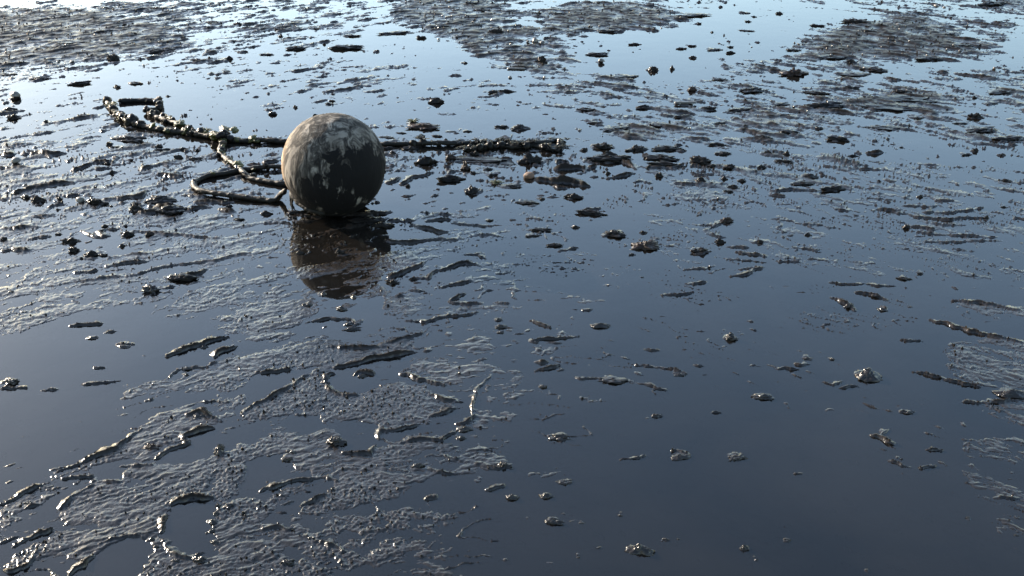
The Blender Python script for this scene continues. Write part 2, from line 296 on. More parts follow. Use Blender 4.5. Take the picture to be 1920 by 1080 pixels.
BANKS = [
 # far band and the far banks
 (-0.45, [(-500, -80), (2500, -80), (2500, 20), (1900, 40), (1500, 20), (960, 60), (480, 40), (-500, 60)], 3),
 (-0.08, [(240, -20), (620, -20), (700, 40), (660, 95), (480, 120), (330, 140), (250, 60)], 2.5),
 (0.10, [(-500, 60), (0, 12), (120, 10), (230, 2), (330, 15), (360, 60), (330, 110), (180, 130), (60, 150), (-500, 240)], 2),
 (0.55, [(-500, 50), (0, 22), (130, 18), (210, 25), (270, 50), (300, 78), (240, 100), (120, 110), (-500, 150)], 2),
 (-0.22, [(0, 130), (170, 125), (330, 120), (420, 95), (440, 110), (300, 140), (140, 165), (0, 175)], 2),
 (0.45, [(725, -20), (930, -20), (960, 30), (970, 70), (1050, 90), (1090, 128), (1000, 135), (930, 125), (860, 85), (800, 65), (750, 35)], 1.6),
 (0.65, [(1005, 20), (1080, 6), (1210, 6), (1270, 28), (1290, 40), (1230, 58), (1120, 62), (1000, 75), (960, 100), (900, 80), (930, 55), (1010, 50)], 2.4),
 (0.15, [(900, 60), (1060, 70), (1090, 110), (1080, 135), (1000, 138), (920, 120)], 1.5),
 (-0.15, [(1560, -20), (1940, -20), (1940, 60), (1850, 110), (1830, 60), (1600, 20)], 2),
 (0.62, [(1475, 88), (1530, 55), (1600, 35), (1700, 30), (1800, 50), (1860, 90), (1820, 115), (1700, 118), (1600, 122), (1500, 118)], 2.6),
 (0.45, [(1880, -10), (1940, -10), (1940, 22), (1885, 18)], 1),
 (0.05, [(1330, 112), (1480, 105), (1640, 118), (1640, 135), (1480, 146), (1340, 142)], 1.2),
 # speckled middle distance on the right
 (-0.14, [(960, 140), (1200, 135), (1340, 145), (1640, 135), (1900, 120), (2300, 140), (2300, 290), (1900, 285), (1700, 260), (1600, 275), (1440, 300), (1300, 270), (1150, 255), (1080, 215), (960, 200)], 2),
 (0.12, [(1090, 160), (1250, 155), (1280, 180), (1150, 190)], 1),
 (0.15, [(1560, 185), (1700, 165), (1800, 180), (1790, 205), (1600, 205)], 1),
 (0.15, [(1840, 140), (1960, 145), (1960, 180), (1860, 172)], 1),
 (0.10, [(1380, 205), (1520, 200), (1580, 225), (1560, 258), (1420, 262), (1330, 245)], 1),
 (0.18, [(1120, 235), (1230, 232), (1330, 250), (1320, 268), (1200, 262), (1130, 255)], 1),
 (-0.16, [(1440, 280), (1620, 290), (1720, 320), (1720, 360), (1590, 340), (1480, 330)], 1),
 (0.02, [(1480, 305), (1560, 312), (1620, 325), (1600, 335), (1560, 330)], .8),
 (-0.35, [(1600, 370), (1860, 372), (1900, 450), (1740, 460), (1690, 410)], 1),
 (0, [(1740, 385), (1840, 385), (1850, 412), (1750, 410)], .8),
 (-0.4, [(1340, 410), (1480, 415), (1560, 440), (1540, 500), (1400, 510), (1320, 470)], 1),
 (-0.70, [(1250, 500), (1700, 490), (1700, 560), (1560, 600), (1240, 570)], 1.5),
 # thinly covered flats: broken by fine ripples all over
 (-0.55, [(880, 350), (1300, 360), (1950, 380), (2100, 620), (1500, 620), (1150, 760), (1080, 900), (900, 1090), (760, 1090), (860, 800), (880, 560)], 4),
 (-0.25, [(1180, 300), (1700, 300), (2100, 330), (2100, 520), (1700, 520), (1300, 480), (1180, 380)], 3),
 (-0.30, [(540, 395), (900, 380), (1000, 460), (960, 640), (900, 700), (560, 700), (540, 560)], 3),
 (-0.16, [(-500, 255), (430, 285), (560, 400), (560, 600), (440, 640), (250, 600), (-500, 680)], 2.5),
 # around the rope and the left middle distance
 (-0.36, [(430, 95), (560, 85), (760, 110), (960, 135), (1000, 210), (880, 235), (720, 205), (480, 215), (330, 170)], 2.5),
 (-0.14, [(590, 115), (650, 108), (720, 150), (700, 185), (600, 195), (560, 170)], 1),
 (-0.34, [(-500, 160), (200, 170), (260, 220), (480, 250), (760, 215), (900, 240), (1130, 250), (1140, 330), (950, 345), (760, 340), (540, 330), (430, 300), (200, 270), (-500, 260)], 2),
 (-0.15, [(-500, 250), (120, 255), (340, 275), (430, 300), (380, 340), (180, 330), (-500, 330)], 1.5),
 (0.12, [(-500, 325), (50, 320), (135, 330), (210, 335), (260, 345), (180, 365), (60, 372), (-500, 395)], 1.2),
 (-0.02, [(180, 370), (280, 372), (345, 392), (430, 400), (470, 425), (380, 432), (250, 412), (130, 400)], 1),
 (0.15, [(-500, 415), (40, 395), (110, 405), (120, 425), (100, 445), (130, 455), (60, 470), (-500, 480)], 1.2),
 (0, [(210, 455), (330, 440), (420, 446), (470, 470), (350, 490), (240, 490)], 1),
 (0.02, [(-500, 500), (60, 492), (130, 480), (200, 478), (130, 500), (60, 515), (-500, 540)], 1),
 (-0.02, [(100, 535), (240, 508), (330, 492), (480, 455), (560, 440), (560, 480), (420, 510), (300, 525), (160, 545)], 1),
 (0.08, [(-500, 545), (90, 540), (260, 540), (250, 555), (130, 560), (-20, 590), (-500, 640)], 1),
 (0.18, [(-500, 610), (30, 590), (80, 570), (150, 560), (140, 590), (80, 612), (0, 632), (-500, 700)], 1),
 (-0.08, [(430, 470), (540, 455), (545, 540), (470, 560), (330, 560), (380, 500)], 1.2),
 # the bank across the reflection of the buoy
 (0.14, [(540, 500), (600, 495), (640, 475), (700, 470), (760, 470), (800, 485), (770, 505), (720, 525), (690, 545), (620, 520), (560, 525)], .9),
 (0.16, [(480, 585), (520, 570), (570, 562), (625, 572), (650, 568), (700, 545), (735, 535), (730, 555), (660, 578), (580, 592), (500, 600)], .8),
 (0.08, [(320, 570), (440, 555), (560, 590), (560, 640), (480, 640), (440, 605), (330, 600)], 1),
 (0.12, [(700, 560), (790, 560), (795, 582), (740, 598), (710, 585)], .8),
 # left foreground banks
 (-0.19, [(-40, 1100), (-40, 985), (60, 925), (180, 868), (260, 800), (380, 735), (470, 668), (560, 625), (760, 600), (930, 630), (965, 720), (970, 860), (860, 940), (800, 1100)], 3.5),
 (0.0, [(230, 725), (330, 700), (440, 660), (480, 670), (460, 720), (400, 755), (300, 770), (200, 790)], 1),
 (0.10, [(310, 710), (400, 690), (470, 700), (470, 720), (420, 740), (330, 735)], 1.5),
 (0.42, [(-10, 975), (50, 925), (100, 890), (170, 860), (225, 832), (270, 792), (330, 765), (372, 768), (406, 785), (390, 797), (355, 808), (350, 826), (310, 845), (285, 862), (240, 866), (190, 874), (120, 898), (60, 935), (20, 985)], 1.5),
 (0.50, [(105, 962), (140, 930), (178, 906), (222, 905), (240, 920), (278, 914), (302, 902), (280, 896), (250, 896), (225, 892), (236, 876), (290, 872), (330, 880), (395, 858), (420, 848), (455, 838), (490, 836), (520, 845), (480, 855), (462, 890), (440, 925), (410, 938), (396, 932), (360, 928), (325, 942), (314, 958), (300, 982), (285, 1006), (240, 1006), (205, 1022), (155, 1028), (60, 1050), (30, 1068), (20, 1050), (95, 1000), (180, 985), (120, 985)], 1.5),
 (0.40, [(250, 1090), (292, 1052), (288, 1008), (305, 1028), (332, 1046), (365, 1048), (395, 1040), (402, 1000), (400, 950), (430, 938), (480, 932), (500, 940), (560, 905), (590, 895), (560, 920), (520, 960), (480, 990), (440, 1010), (480, 1050), (540, 1060), (610, 1090)], 1.5),
 (0.45, [(440, 700), (480, 668), (540, 648), (620, 645), (690, 652), (730, 638), (790, 618), (775, 640), (742, 656), (690, 668), (640, 682), (605, 692), (560, 690), (500, 686)], 1.5),
 (0.55, [(450, 780), (500, 742), (545, 735), (572, 708), (600, 692), (613, 716), (632, 738), (665, 746), (700, 742), (715, 725), (745, 712), (790, 722), (805, 738), (848, 750), (852, 764), (825, 776), (780, 792), (740, 802), (712, 812), (676, 790), (620, 786), (585, 795), (545, 778), (490, 792)], 1.5),
 (0.15, [(745, 690), (800, 678), (860, 648), (912, 640), (915, 682), (880, 705), (838, 722), (800, 706)], 1.6),
 (-0.06, [(850, 820), (878, 752), (915, 702), (985, 690), (970, 810), (900, 840)], 1),
 (0.30, [(430, 880), (480, 832), (560, 818), (600, 800), (640, 820), (680, 852), (720, 826), (830, 828), (930, 845), (960, 880), (900, 870), (840, 856), (760, 866), (700, 884), (600, 894), (545, 892), (510, 868)], 1.6),
 (0.40, [(562, 955), (600, 928), (650, 908), (720, 886), (772, 914), (740, 926), (690, 944), (640, 962), (590, 962)], 1.5),
 (0.30, [(480, 995), (520, 985), (560, 990), (640, 1030), (700, 1042), (720, 1056), (640, 1062), (590, 1040), (540, 1015)], 1.5),
 (0.05, [(590, 975), (660, 960), (790, 965), (800, 990), (700, 1005), (640, 1000)], 1.5),
 (0.0, [(780, 1010), (840, 1030), (880, 1090), (780, 1090), (700, 1060)], 1.5),
 (0.25, [(480, 1010), (530, 1040), (600, 1060), (640, 1090), (470, 1090)], 1.5),
 # right edge banks
 (0.15, [(1790, 562), (1850, 568), (2300, 590), (2300, 600), (1850, 590), (1800, 578)], .8),
 (0.14, [(1770, 640), (1860, 632), (2300, 640), (2300, 740), (1900, 735), (1790, 715), (1770, 690)], 1),
 (0.15, [(1820, 750), (2300, 750), (2300, 820), (1900, 800), (1830, 770)], 1),
 (-0.12, [(1800, 820), (2300, 800), (2300, 1010), (1880, 1010), (1790, 880)], 1),
 (0.02, [(1840, 850), (1960, 850), (1960, 905), (1860, 890)], .8),
]
for v, p, s in BANKS:
    bank(v, p, s)
# pools cut into the banks
POOLS = [
 [(328, 946), (360, 934), (396, 938), (402, 958), (398, 985), (402, 1012), (385, 1036), (355, 1042), (330, 1034), (306, 1015), (300, 1000), (316, 982), (320, 962)],
 [(604, 700), (640, 692), (700, 678), (770, 664), (768, 684), (745, 700), (712, 722), (684, 736), (642, 734), (618, 718)],
 [(480, 706), (545, 700), (590, 692), (584, 702), (548, 724), (492, 746), (455, 765)],
 [(632, 792), (670, 788), (708, 804), (704, 832), (688, 846), (652, 846), (640, 822)],
 [(718, 816), (745, 808), (800, 800), (850, 790), (856, 806), (830, 816), (790, 812), (745, 824)],
 [(545, 782), (600, 782), (602, 802), (560, 816), (530, 800)],
 [(462, 868), (500, 854), (530, 854), (546, 870), (550, 882), (530, 890), (500, 908), (480, 920), (455, 918)],
 [(536, 950), (600, 908), (624, 914), (600, 930), (566, 946), (556, 968), (536, 966)],
 [(226, 1018), (280, 1010), (288, 1030), (268, 1062), (246, 1085), (165, 1085), (182, 1042)],
 [(170, 884), (212, 874), (238, 880), (224, 896), (214, 904), (176, 903), (140, 926), (105, 950), (70, 960)],
 [(300, 852), (352, 832), (372, 808), (402, 800), (412, 830), (404, 850), (350, 868), (300, 870)],
 [(600, 585), (660, 575), (720, 555), (712, 590), (700, 625), (650, 640), (590, 622), (570, 610)],
 [(150, 436), (180, 452), (222, 452), (230, 460), (200, 468), (150, 464)],
 [(190, 440), (200, 432), (230, 433), (222, 446), (196, 448)],
]
for p in POOLS:
    bank(-1.1, p, .45)

# ---- ripple pattern of the flat
fx = -0.62 * np.sqrt(wx * wx + 0.5)
q = wy - fx
rip = (0.60 * fbm(wx / 0.22, q / 0.085, 40, 3, 0.55) + 0.30 * gnoise(wx / 0.07, q / 0.026, 51)
       + 0.20 * gnoise(wx / 0.5, wy / 0.5, 57)
       + 0.26 * gnoise(X / 0.034, q / 0.018, 58) + 0.22 * gnoise(X / 0.013, Y / 0.012, 59))
E = (LEV + (0.85 - 0.45 * sstep(0.05, 0.45, LEV)) * rip).astype(np.float32)
fk = sstep(4.2, 6.0, Y)
E = E - fk * (0.5 * np.clip(fbm(X / 0.34, Y / 0.24, 63, 3) - 0.05, 0, 1))
mud = sstep(-0.05, 0.22, E)
H = np.where(E < 0, -0.013 * (1 - np.exp(np.minimum(E, 0) * 0.85)), (0.0017 + 0.0049 * sstep(3.0, 5.5, Y)) * (1 - np.exp(-np.maximum(E, 0) * 2.4)))
# crests rise where the bank is high
H += (0.0028 + 0.005 * sstep(3.0, 5.5, Y)) * np.clip(E, 0, 1.2) * (0.4 + fbm(X / 0.13, Y / 0.13, 71, 2))

# ---- traced ridges and scarps: (height mm, points in photograph sight lines)
RIDGES = [
 (14, [(0, 292), (30, 290)]), (15, [(40, 290), (65, 289), (90, 291), (122, 289)]), (10, [(0, 315), (70, 316)]),
 (13, [(136, 323), (160, 311), (180, 304), (205, 304)]), (9, [(182, 317), (204, 315)]), (9, [(260, 326), (275, 314), (300, 309), (335, 308)]),
 (11, [(293, 328), (320, 330), (345, 331)]), (19, [(25, 363), (60, 355), (100, 346), (140, 344)]), (12, [(115, 369), (150, 367)]),
 (9, [(90, 391), (120, 381)]), (12, [(190, 377), (240, 371), (262, 369), (278, 359)]), (12, [(280, 379), (295, 371), (325, 377)]),
 (14, [(258, 402), (300, 398), (345, 394)]), (18, [(285, 394), (315, 392), (345, 391)]), (12, [(350, 393), (375, 389), (400, 391)]), (11, [(340, 367), (385, 368)]), (12, [(363, 380), (430, 380)]),
 (11, [(410, 394), (440, 396)]), (9, [(55, 408), (100, 404)]), (11, [(0, 429), (80, 425)]),
 (11, [(150, 434), (180, 446), (192, 446), (188, 437), (200, 431), (235, 431)]), (9, [(225, 439), (245, 436), (290, 437), (340, 441), (400, 447)]),
 (9, [(50, 451), (95, 445)]), (11, [(0, 473), (40, 468), (60, 468)]), (7, [(200, 483), (270, 476), (300, 475)]),
 (11, [(130, 514), (165, 511), (185, 506)]), (9, [(190, 501), (230, 494), (280, 491)]),
 (7, [(80, 538), (130, 531), (200, 521), (250, 516), (290, 504), (330, 498), (400, 491), (440, 479), (480, 471)]),
 (12, [(322, 517), (338, 526), (368, 514), (390, 506)]), (8, [(480, 298), (500, 292), (530, 288)]), (8, [(490, 306), (528, 303)]),
 (10, [(750, 347), (775, 332), (815, 324)]), (9, [(725, 345), (752, 334)]), (9, [(790, 399), (820, 401), (850, 403)]), (10, [(730, 413), (750, 415), (780, 414)]),
 (11, [(798, 414), (845, 413)]), (10, [(765, 421), (790, 428), (820, 434), (845, 435)]), (13, [(720, 451), (765, 456), (800, 451), (860, 449)]),
 (12, [(725, 521), (755, 513), (780, 501), (800, 491)]), (11, [(768, 522), (800, 523), (820, 511), (860, 496), (870, 493), (900, 499)]),
 (8, [(828, 541), (860, 531), (890, 526)]), (6, [(850, 421), (890, 425), (940, 421)]), (6, [(870, 443), (920, 438), (950, 446)]),
 (7, [(860, 479), (900, 477), (912, 485)]), (6, [(925, 512), (960, 511)]), (6, [(490, 418), (545, 419)]),
 (20, [(1037, 319), (1065, 316), (1096, 318)]), (12, [(1104, 316), (1118, 314)]), (22, [(1000, 339), (1030, 339), (1070, 344), (1108, 350)]),
 (13, [(1034, 348), (1050, 353), (1072, 352)]), (20, [(1114, 298), (1140, 295), (1164, 298)]), (12, [(1132, 306), (1165, 304), (1180, 311), (1193, 318)]),
 (11, [(1137, 336), (1165, 331), (1190, 326)]), (11, [(1215, 314), (1260, 316), (1285, 308)]), (7, [(1185, 344), (1200, 340), (1225, 344)]),
 (8, [(1265, 344), (1310, 346), (1325, 339)]), (12, [(1087, 400), (1110, 394), (1130, 389)]), (12, [(1132, 446), (1150, 439), (1168, 434)]),
 (6, [(985, 411), (1020, 413)]), (8, [(1025, 463), (1045, 460)]), (8, [(1045, 473), (1078, 467)]), (8, [(1313, 424), (1345, 421), (1325, 431), (1340, 441), (1358, 446)]),
 (7, [(1302, 476), (1330, 473)]), (7, [(1405, 454), (1440, 456)]), (8, [(1362, 464), (1400, 466)]), (9, [(1376, 473), (1440, 481)]),
 (6, [(1360, 484), (1400, 489), (1440, 493)]), (8, [(1385, 506), (1430, 505), (1400, 514), (1370, 517)]), (6, [(1285, 506), (1320, 503), (1335, 497)]), (8, [(1290, 536), (1325, 530)]),
 (14, [(1622, 287), (1658, 287)]), (8, [(1550, 313), (1620, 317), (1650, 319)]), (7, [(1585, 304), (1630, 311)]), (8, [(1440, 359), (1470, 356), (1540, 359)]), (8, [(1440, 368), (1475, 368)]),
 (6, [(1620, 372), (1680, 376)]), (6, [(1560, 380), (1590, 381)]), (7, [(1565, 393), (1595, 394)]), (7, [(1635, 396), (1660, 394), (1695, 399)]), (7, [(1685, 386), (1760, 387)]),
 (6, [(1750, 377), (1790, 377)]), (8, [(1730, 399), (1790, 401), (1845, 389)]), (10, [(1710, 406), (1770, 411), (1850, 409)]), (6, [(1720, 417), (1770, 421), (1815, 423)]),
 (8, [(1700, 424), (1755, 431)]), (8, [(1705, 436), (1770, 441), (1830, 444), (1880, 444)]), (6, [(1720, 453), (1800, 453), (1880, 453)]), (6, [(1745, 466), (1780, 475)]), (5, [(1780, 464), (1830, 473)]),
 (6, [(1440, 410), (1520, 421), (1580, 431)]), (7, [(1480, 461), (1510, 466), (1540, 471)]), (8, [(1450, 489), (1500, 491)]), (6, [(1605, 492), (1660, 497)]), (6, [(1550, 529), (1600, 533), (1680, 538)]),
 (9, [(130, 613), (165, 609), (190, 609)]), (6, [(195, 625), (220, 623)]), (8, [(218, 649), (232, 646), (252, 648)]), (14, [(308, 669), (335, 661), (370, 649), (395, 640), (430, 636)]),
 (10, [(402, 669), (410, 661), (440, 649)]), (7, [(395, 683), (410, 676)]), (7, [(315, 704), (345, 693), (395, 689)]), (6, [(145, 723), (190, 721), (228, 714)]),
 (7, [(0, 728), (55, 726)]), (6, [(82, 732), (110, 731)]), (6, [(175, 690), (200, 690)]), (6, [(268, 750), (285, 749)]), (7, [(370, 754), (425, 756)]), (12, [(345, 783), (370, 776), (405, 786)]),
 (16, [(620, 689), (670, 682), (715, 672), (760, 662), (778, 661)]), (10, [(615, 651), (690, 653), (740, 642), (790, 627)]), (12, [(480, 698), (520, 698), (545, 694)]),
 (10, [(745, 698), (790, 711), (835, 723)]), (10, [(610, 716), (613, 704), (630, 701)]), (10, [(612, 721), (640, 739), (670, 743)]), (11, [(665, 706), (680, 699), (705, 704)]),
 (7, [(765, 543), (800, 546)]), (7, [(840, 567), (875, 571), (910, 569), (960, 571)]), (7, [(845, 566), (870, 553)]), (12, [(855, 796), (870, 796), (890, 779)]),
 (8, [(575, 608), (620, 598), (660, 599), (670, 609), (652, 619)]), (7, [(755, 601), (800, 603), (850, 591), (900, 586)]), (6, [(925, 600), (938, 598)]), (7, [(925, 612), (944, 612)]), (6, [(928, 623), (942, 623)]),
 (7, [(995, 603), (1020, 613), (1035, 616)]), (8, [(1000, 641), (1020, 636), (1060, 633), (1090, 629)]), (6, [(1110, 611), (1140, 613)]), (6, [(1090, 584), (1110, 581)]),
 (7, [(1240, 554), (1270, 555), (1305, 546)]), (7, [(1000, 696), (1040, 688), (1055, 683)]), (5, [(1175, 681), (1230, 689), (1270, 696), (1285, 704)]), (6, [(1087, 713), (1130, 711)]), (6, [(1208, 721), (1250, 733)]),
 (7, [(1330, 776), (1355, 775)]), (6, [(1218, 781), (1240, 782)]), (8, [(1555, 556), (1590, 571), (1605, 586)]), (10, [(1600, 549), (1640, 556), (1670, 566)]), (9, [(1650, 576), (1662, 582)]),
 (9, [(1740, 601), (1780, 609), (1800, 614), (1840, 626), (1880, 636), (1920, 641)]), (6, [(1688, 638), (1730, 640)]), (6, [(1458, 691), (1498, 692)]), (6, [(1485, 681), (1520, 683)]),
 (7, [(1540, 714), (1560, 722), (1580, 715)]), (6, [(1570, 729), (1615, 727)]), (8, [(1712, 701), (1745, 706), (1780, 718), (1840, 726)]), (8, [(1800, 753), (1860, 757), (1920, 754)]),
 (7, [(1690, 773), (1716, 774)]), (8, [(1787, 566), (1840, 571), (1920, 581)]), (9, [(1628, 813), (1650, 822), (1675, 833)]), (7, [(1648, 814), (1668, 803)]),
 (6, [(1740, 843), (1765, 846)]), (6, [(1720, 876), (1755, 872)]), (6, [(1485, 884), (1510, 885)]), (6, [(1872, 932), (1905, 933)]), (6, [(1165, 866), (1210, 856)]), (6, [(1260, 846), (1290, 855)]),
 (9, [(540, 396), (560, 404), (590, 407), (612, 405)]), (7, [(540, 410), (565, 415), (590, 414)]), (9, [(640, 406), (680, 405), (716, 401), (735, 400)]), (7, [(690, 412), (725, 411)]),
 # bright and dark rims of the left foreground
 (9, [(28, 1026), (60, 1010), (95, 992)]), (9, [(10, 1070), (40, 1064), (58, 1048), (66, 1036)]), (8, [(130, 1078), (150, 1060), (166, 1048), (180, 1042)]),
 (9, [(105, 957), (140, 930), (180, 908)]), (8, [(105, 886), (170, 862), (225, 834), (268, 806)]), (8, [(112, 899), (140, 895), (172, 896)]), (9, [(0, 950), (45, 922), (88, 906)]),
 (12, [(322, 942), (345, 934), (370, 930), (398, 934)]), (12, [(298, 1000), (306, 985), (318, 968)]), (8, [(180, 1022), (215, 1012), (260, 1008), (284, 1006)]),
 (9, [(296, 1012), (310, 1028), (332, 1042), (358, 1046), (380, 1038)]), (8, [(295, 858), (320, 845), (345, 835)]), (11, [(345, 826), (350, 816), (375, 808), (398, 806)]),
 (10, [(712, 822), (716, 808), (740, 808), (780, 800)]), (7, [(716, 822), (745, 830), (790, 822), (830, 826), (860, 812)]), (8, [(640, 848), (690, 853), (706, 836)]),
 (8, [(480, 930), (520, 912), (560, 900), (590, 894), (640, 906)]), (7, [(562, 952), (590, 936), (612, 926)]), (8, [(450, 778), (500, 748), (545, 726), (580, 705)]),
 (6, [(800, 880), (830, 886), (848, 890)]), (6, [(790, 932), (820, 933)]), (6, [(835, 855), (880, 868), (930, 876), (950, 880)]), (6, [(910, 918), (950, 910)]),
 (7, [(480, 992), (520, 986), (556, 992)]), (6, [(560, 1003), (610, 1020), (650, 1035)]), (7, [(225, 878), (262, 872), (290, 872)]), (7, [(176, 905), (205, 902), (222, 908)]),
 (9, [(850, 764), (825, 776), (800, 784)]), (6, [(918, 705), (895, 730), (888, 755), (882, 780)]), (7, [(800, 740), (830, 750), (850, 752)]),
]
RID = np.zeros(X.shape, np.float32)
def ridge(hmm, pts, k=1.0):
    g = [gnd(*p) for p in pts]
    h = hmm * 0.00105
    dist = sum(p[1] for p in g) / len(g)
    w = (0.0045 + 0.42 * h) * (0.75 + 0.09 * dist)
    m = np.nonzero((wx > min(p[0] for p in g) - 7 * w) & (wx < max(p[0] for p in g) + 7 * w) &
                   (wy > min(p[1] for p in g) - 7 * w) & (wy < max(p[1] for p in g) + 7 * w))[0]
    if not len(m):
        return
    px, py = wx[m], wy[m]
    d = np.full(px.shape, 1e9)
    tt = np.zeros(px.shape)
    sd = np.zeros(px.shape)
    n = len(g) - 1
    for i in range(n):
        ax, ay = g[i]
        bx, by = g[i + 1]
        ex, ey = bx - ax, by - ay
        t = np.clip(((px - ax) * ex + (py - ay) * ey) / (ex * ex + ey * ey + 1e-12), 0, 1)
        dd = (px - ax - ex * t) ** 2 + (py - ay - ey * t) ** 2
        tt = np.where(dd < d, (i + t) / n, tt)
        sd = np.where(dd < d, py - ay - ey * t, sd)
        d = np.minimum(d, dd)
    d = np.sqrt(d)
    taper = 0.35 + 0.65 * np.sqrt(np.clip(4 * tt * (1 - tt), 0, 1))
    var = np.clip(0.85 + 0.6 * gnoise(px / 0.07, py / 0.07, 77) + 0.25 * gnoise(px / 0.02, py / 0.02, 78), 0.15, 1.6)
    prof = np.where(sd > 0, np.exp(-(d / (w * 2.9 * taper)) ** 1.4), np.exp(-(d / (w * 0.75 * taper)) ** 3))
    base = -0.010
    r = base + (h * var * taper - base) * prof
    H[m] = np.maximum(H[m], r)
    mud[m] = np.maximum(mud[m], prof * (r > 0))
    RID[m] = np.maximum(RID[m], sstep(0.3, 0.8, prof))
for h, p in RIDGES:
    ridge(h, p)

for (lx, ly, th, sd_) in ((0.20, 0.075, 0.085, 150), (0.13, 0.045, 0.10, 152)):
    rl = np.clip(1 - np.abs(gnoise(wx / lx, q / ly, sd_)) / th, 0, 1)
    gate = sstep(0.05, 0.5, gnoise(X / 0.22, Y / 0.2, sd_ + 1) + 0.5 * (LEV + 0.62) + 0.15 * sstep(2.4, 3.2, Y) - 0.06)
    gate = gate * (1 - sstep(4.3, 5.2, Y))
    up = -0.008 + (0.0115 + 0.005 * sstep(3.0, 4.6, Y)) * rl * gate
    H = np.maximum(H, up)
    RID = np.maximum(RID, 0.5 * rl * gate).astype(np.float32)
# low bumps just breaking the surface, thinning out over the open water
sp = gnoise(wx / 0.055, q / 0.022, 90) + 0.35 * gnoise(X / 0.6, Y / 0.6, 91)
H = np.maximum(H, np.where(sp > 0.62, -0.004 + 0.022 * (sp - 0.62), -1))
# low foot of washed-together mud under every loose clod
def foot(px, py, w, h):
    p, t = at(px, py)
    wm, hm = w * t / FPX, h * t / FPX
    rx, ry = wm * 0.62 + 0.006, wm * 0.40 + 0.010
    m = np.nonzero((abs(X - p.x) < 3 * rx) & (abs(Y - p.y) < 3 * ry))[0]
    if not len(m):
        return
    dx, dy = (wx[m] - p.x + 0.15 * rx) / rx, (wy[m] - p.y - 0.25 * ry) / ry
    g = np.exp(-(dx * dx + dy * dy) ** 1.2)
    top = min(0.006, 0.16 * hm) * (0.75 + 0.8 * gnoise(X[m] / 0.02, Y[m] / 0.02, 140))
    H[m] = np.maximum(H[m], -0.010 + (top + 0.010) * g)
for k in UNIQUE:
    foot(*k[1:5])
for _, _, lst in ZONES:
    for k in lst:
        foot(*k[1:5])
# granular and ripple relief on what stands out of the water
lum = np.clip(sstep(-0.006, 0.003, H), 0, 1)
gr = 0.35 * gnoise(X / 0.018, Y / 0.018, 101) + 0.9 * np.maximum(gnoise(X / 0.0088, Y / 0.0088, 102), -0.15) + 0.75 * gnoise(X / 0.0058, Y / 0.0062, 105)
gr2 = 0.45 * gnoise(wx / 0.050, q / 0.0165, 103) + 0.9 * gnoise(wx / 0.032, q / 0.0085, 104) + 0.35 * gnoise(wx / 0.014, q / 0.006, 109)
gr2 = gr2 + (gnoise(wx / 0.11, q / 0.036, 108) - gr2) * sstep(3.2, 4.8, Y)
fark = sstep(3.0, 5.5, Y)
grf = 0.8 * gnoise(X / 0.055, Y / 0.040, 106) + 0.6 * gnoise(X / 0.030, Y / 0.030, 107)
gr = gr + (0.75 * grf - gr) * fark
coarse = sstep(-0.3, 0.4, 1.4 * gnoise(X / 0.26, Y / 0.26, 110) + 0.35 * fark + 0.3 * sstep(0.2, 0.6, LEV) - 0.1)
pits = np.clip(gnoise(X / 0.05, Y / 0.045, 115) - 0.35, 0, 1)
lum = sstep(-0.0075, -0.0005, H)
H = H + lum * (0.0019 * gr * (0.30 + 0.85 * coarse) * (1 + 1.2 * fark) + 0.0019 * gr2 * (1.0 - 0.85 * coarse) * (1 + 1.2 * fark) - 0.006 * pits * coarse)
fk2 = sstep(3.3, 4.8, Y)
H = H + fk2 * sstep(-0.0035, 0.001, H) * (0.0085 * np.clip(gnoise(wx / 0.15, q / 0.055, 130) + 0.1, 0, 1) + 0.005 * np.clip(gnoise(wx / 0.06, q / 0.03, 131), 0, 1))
H = H + RID * (0.0011 * gr + 0.0012 * gnoise(X / 0.03, Y / 0.03, 133))
H = H + 0.0004 * gnoise(X / 0.05, Y / 0.05, 120)
rim = (Y > 12) | (Y < 1.0)
H = np.where(Y > 40, np.minimum(H, 0.01), H)
Z = H.astype(np.float32)
ZG = Z.reshape(NR, NC)
def ground_z(x, y):
    r = min(max(int(np.searchsorted(YS, y)), 1), NR - 1)
    u = x / HV(max(y, 1.0))
    c = min(max(int(np.searchsorted(US, u)), 1), NC - 1)
    return float(ZG[r - 1:r + 1, c - 1:c + 1].max())

# ------------------------------------------------------------------ materials
def mat(name):
    m = bpy.data.materials.new(name)
    m.use_nodes = True
    nt = m.node_tree
    return m, nt, nt.nodes['Principled BSDF'], nt.nodes['Material Output']
def nd(nt, t, **kw):
    n = nt.nodes.new(t)
    for k, v in kw.items():
        if k in n.inputs:
            n.inputs[k].default_value = v
        else:
            setattr(n, k, v)
    return n
def ramp(nt, fac, stops):
    r = nt.nodes.new('ShaderNodeValToRGB')
    e = r.color_ramp.elements
    e[0].position, e[0].color = stops[0][0], (*stops[0][1], 1)
    e[1].position, e[1].color = stops[-1][0], (*stops[-1][1], 1)
    for p, c in stops[1:-1]:
        k = e.new(p)
        k.color = (*c, 1)
    nt.links.new(fac, r.inputs[0])
    return r.outputs[0]
def noise_node(nt, co, scale, detail=4, rough=0.55, dist=0.0):
    n = nd(nt, 'ShaderNodeTexNoise', Scale=scale, Detail=detail, Roughness=rough, Distortion=dist)
    nt.links.new(co, n.inputs['Vector'])
    return n.outputs['Fac']

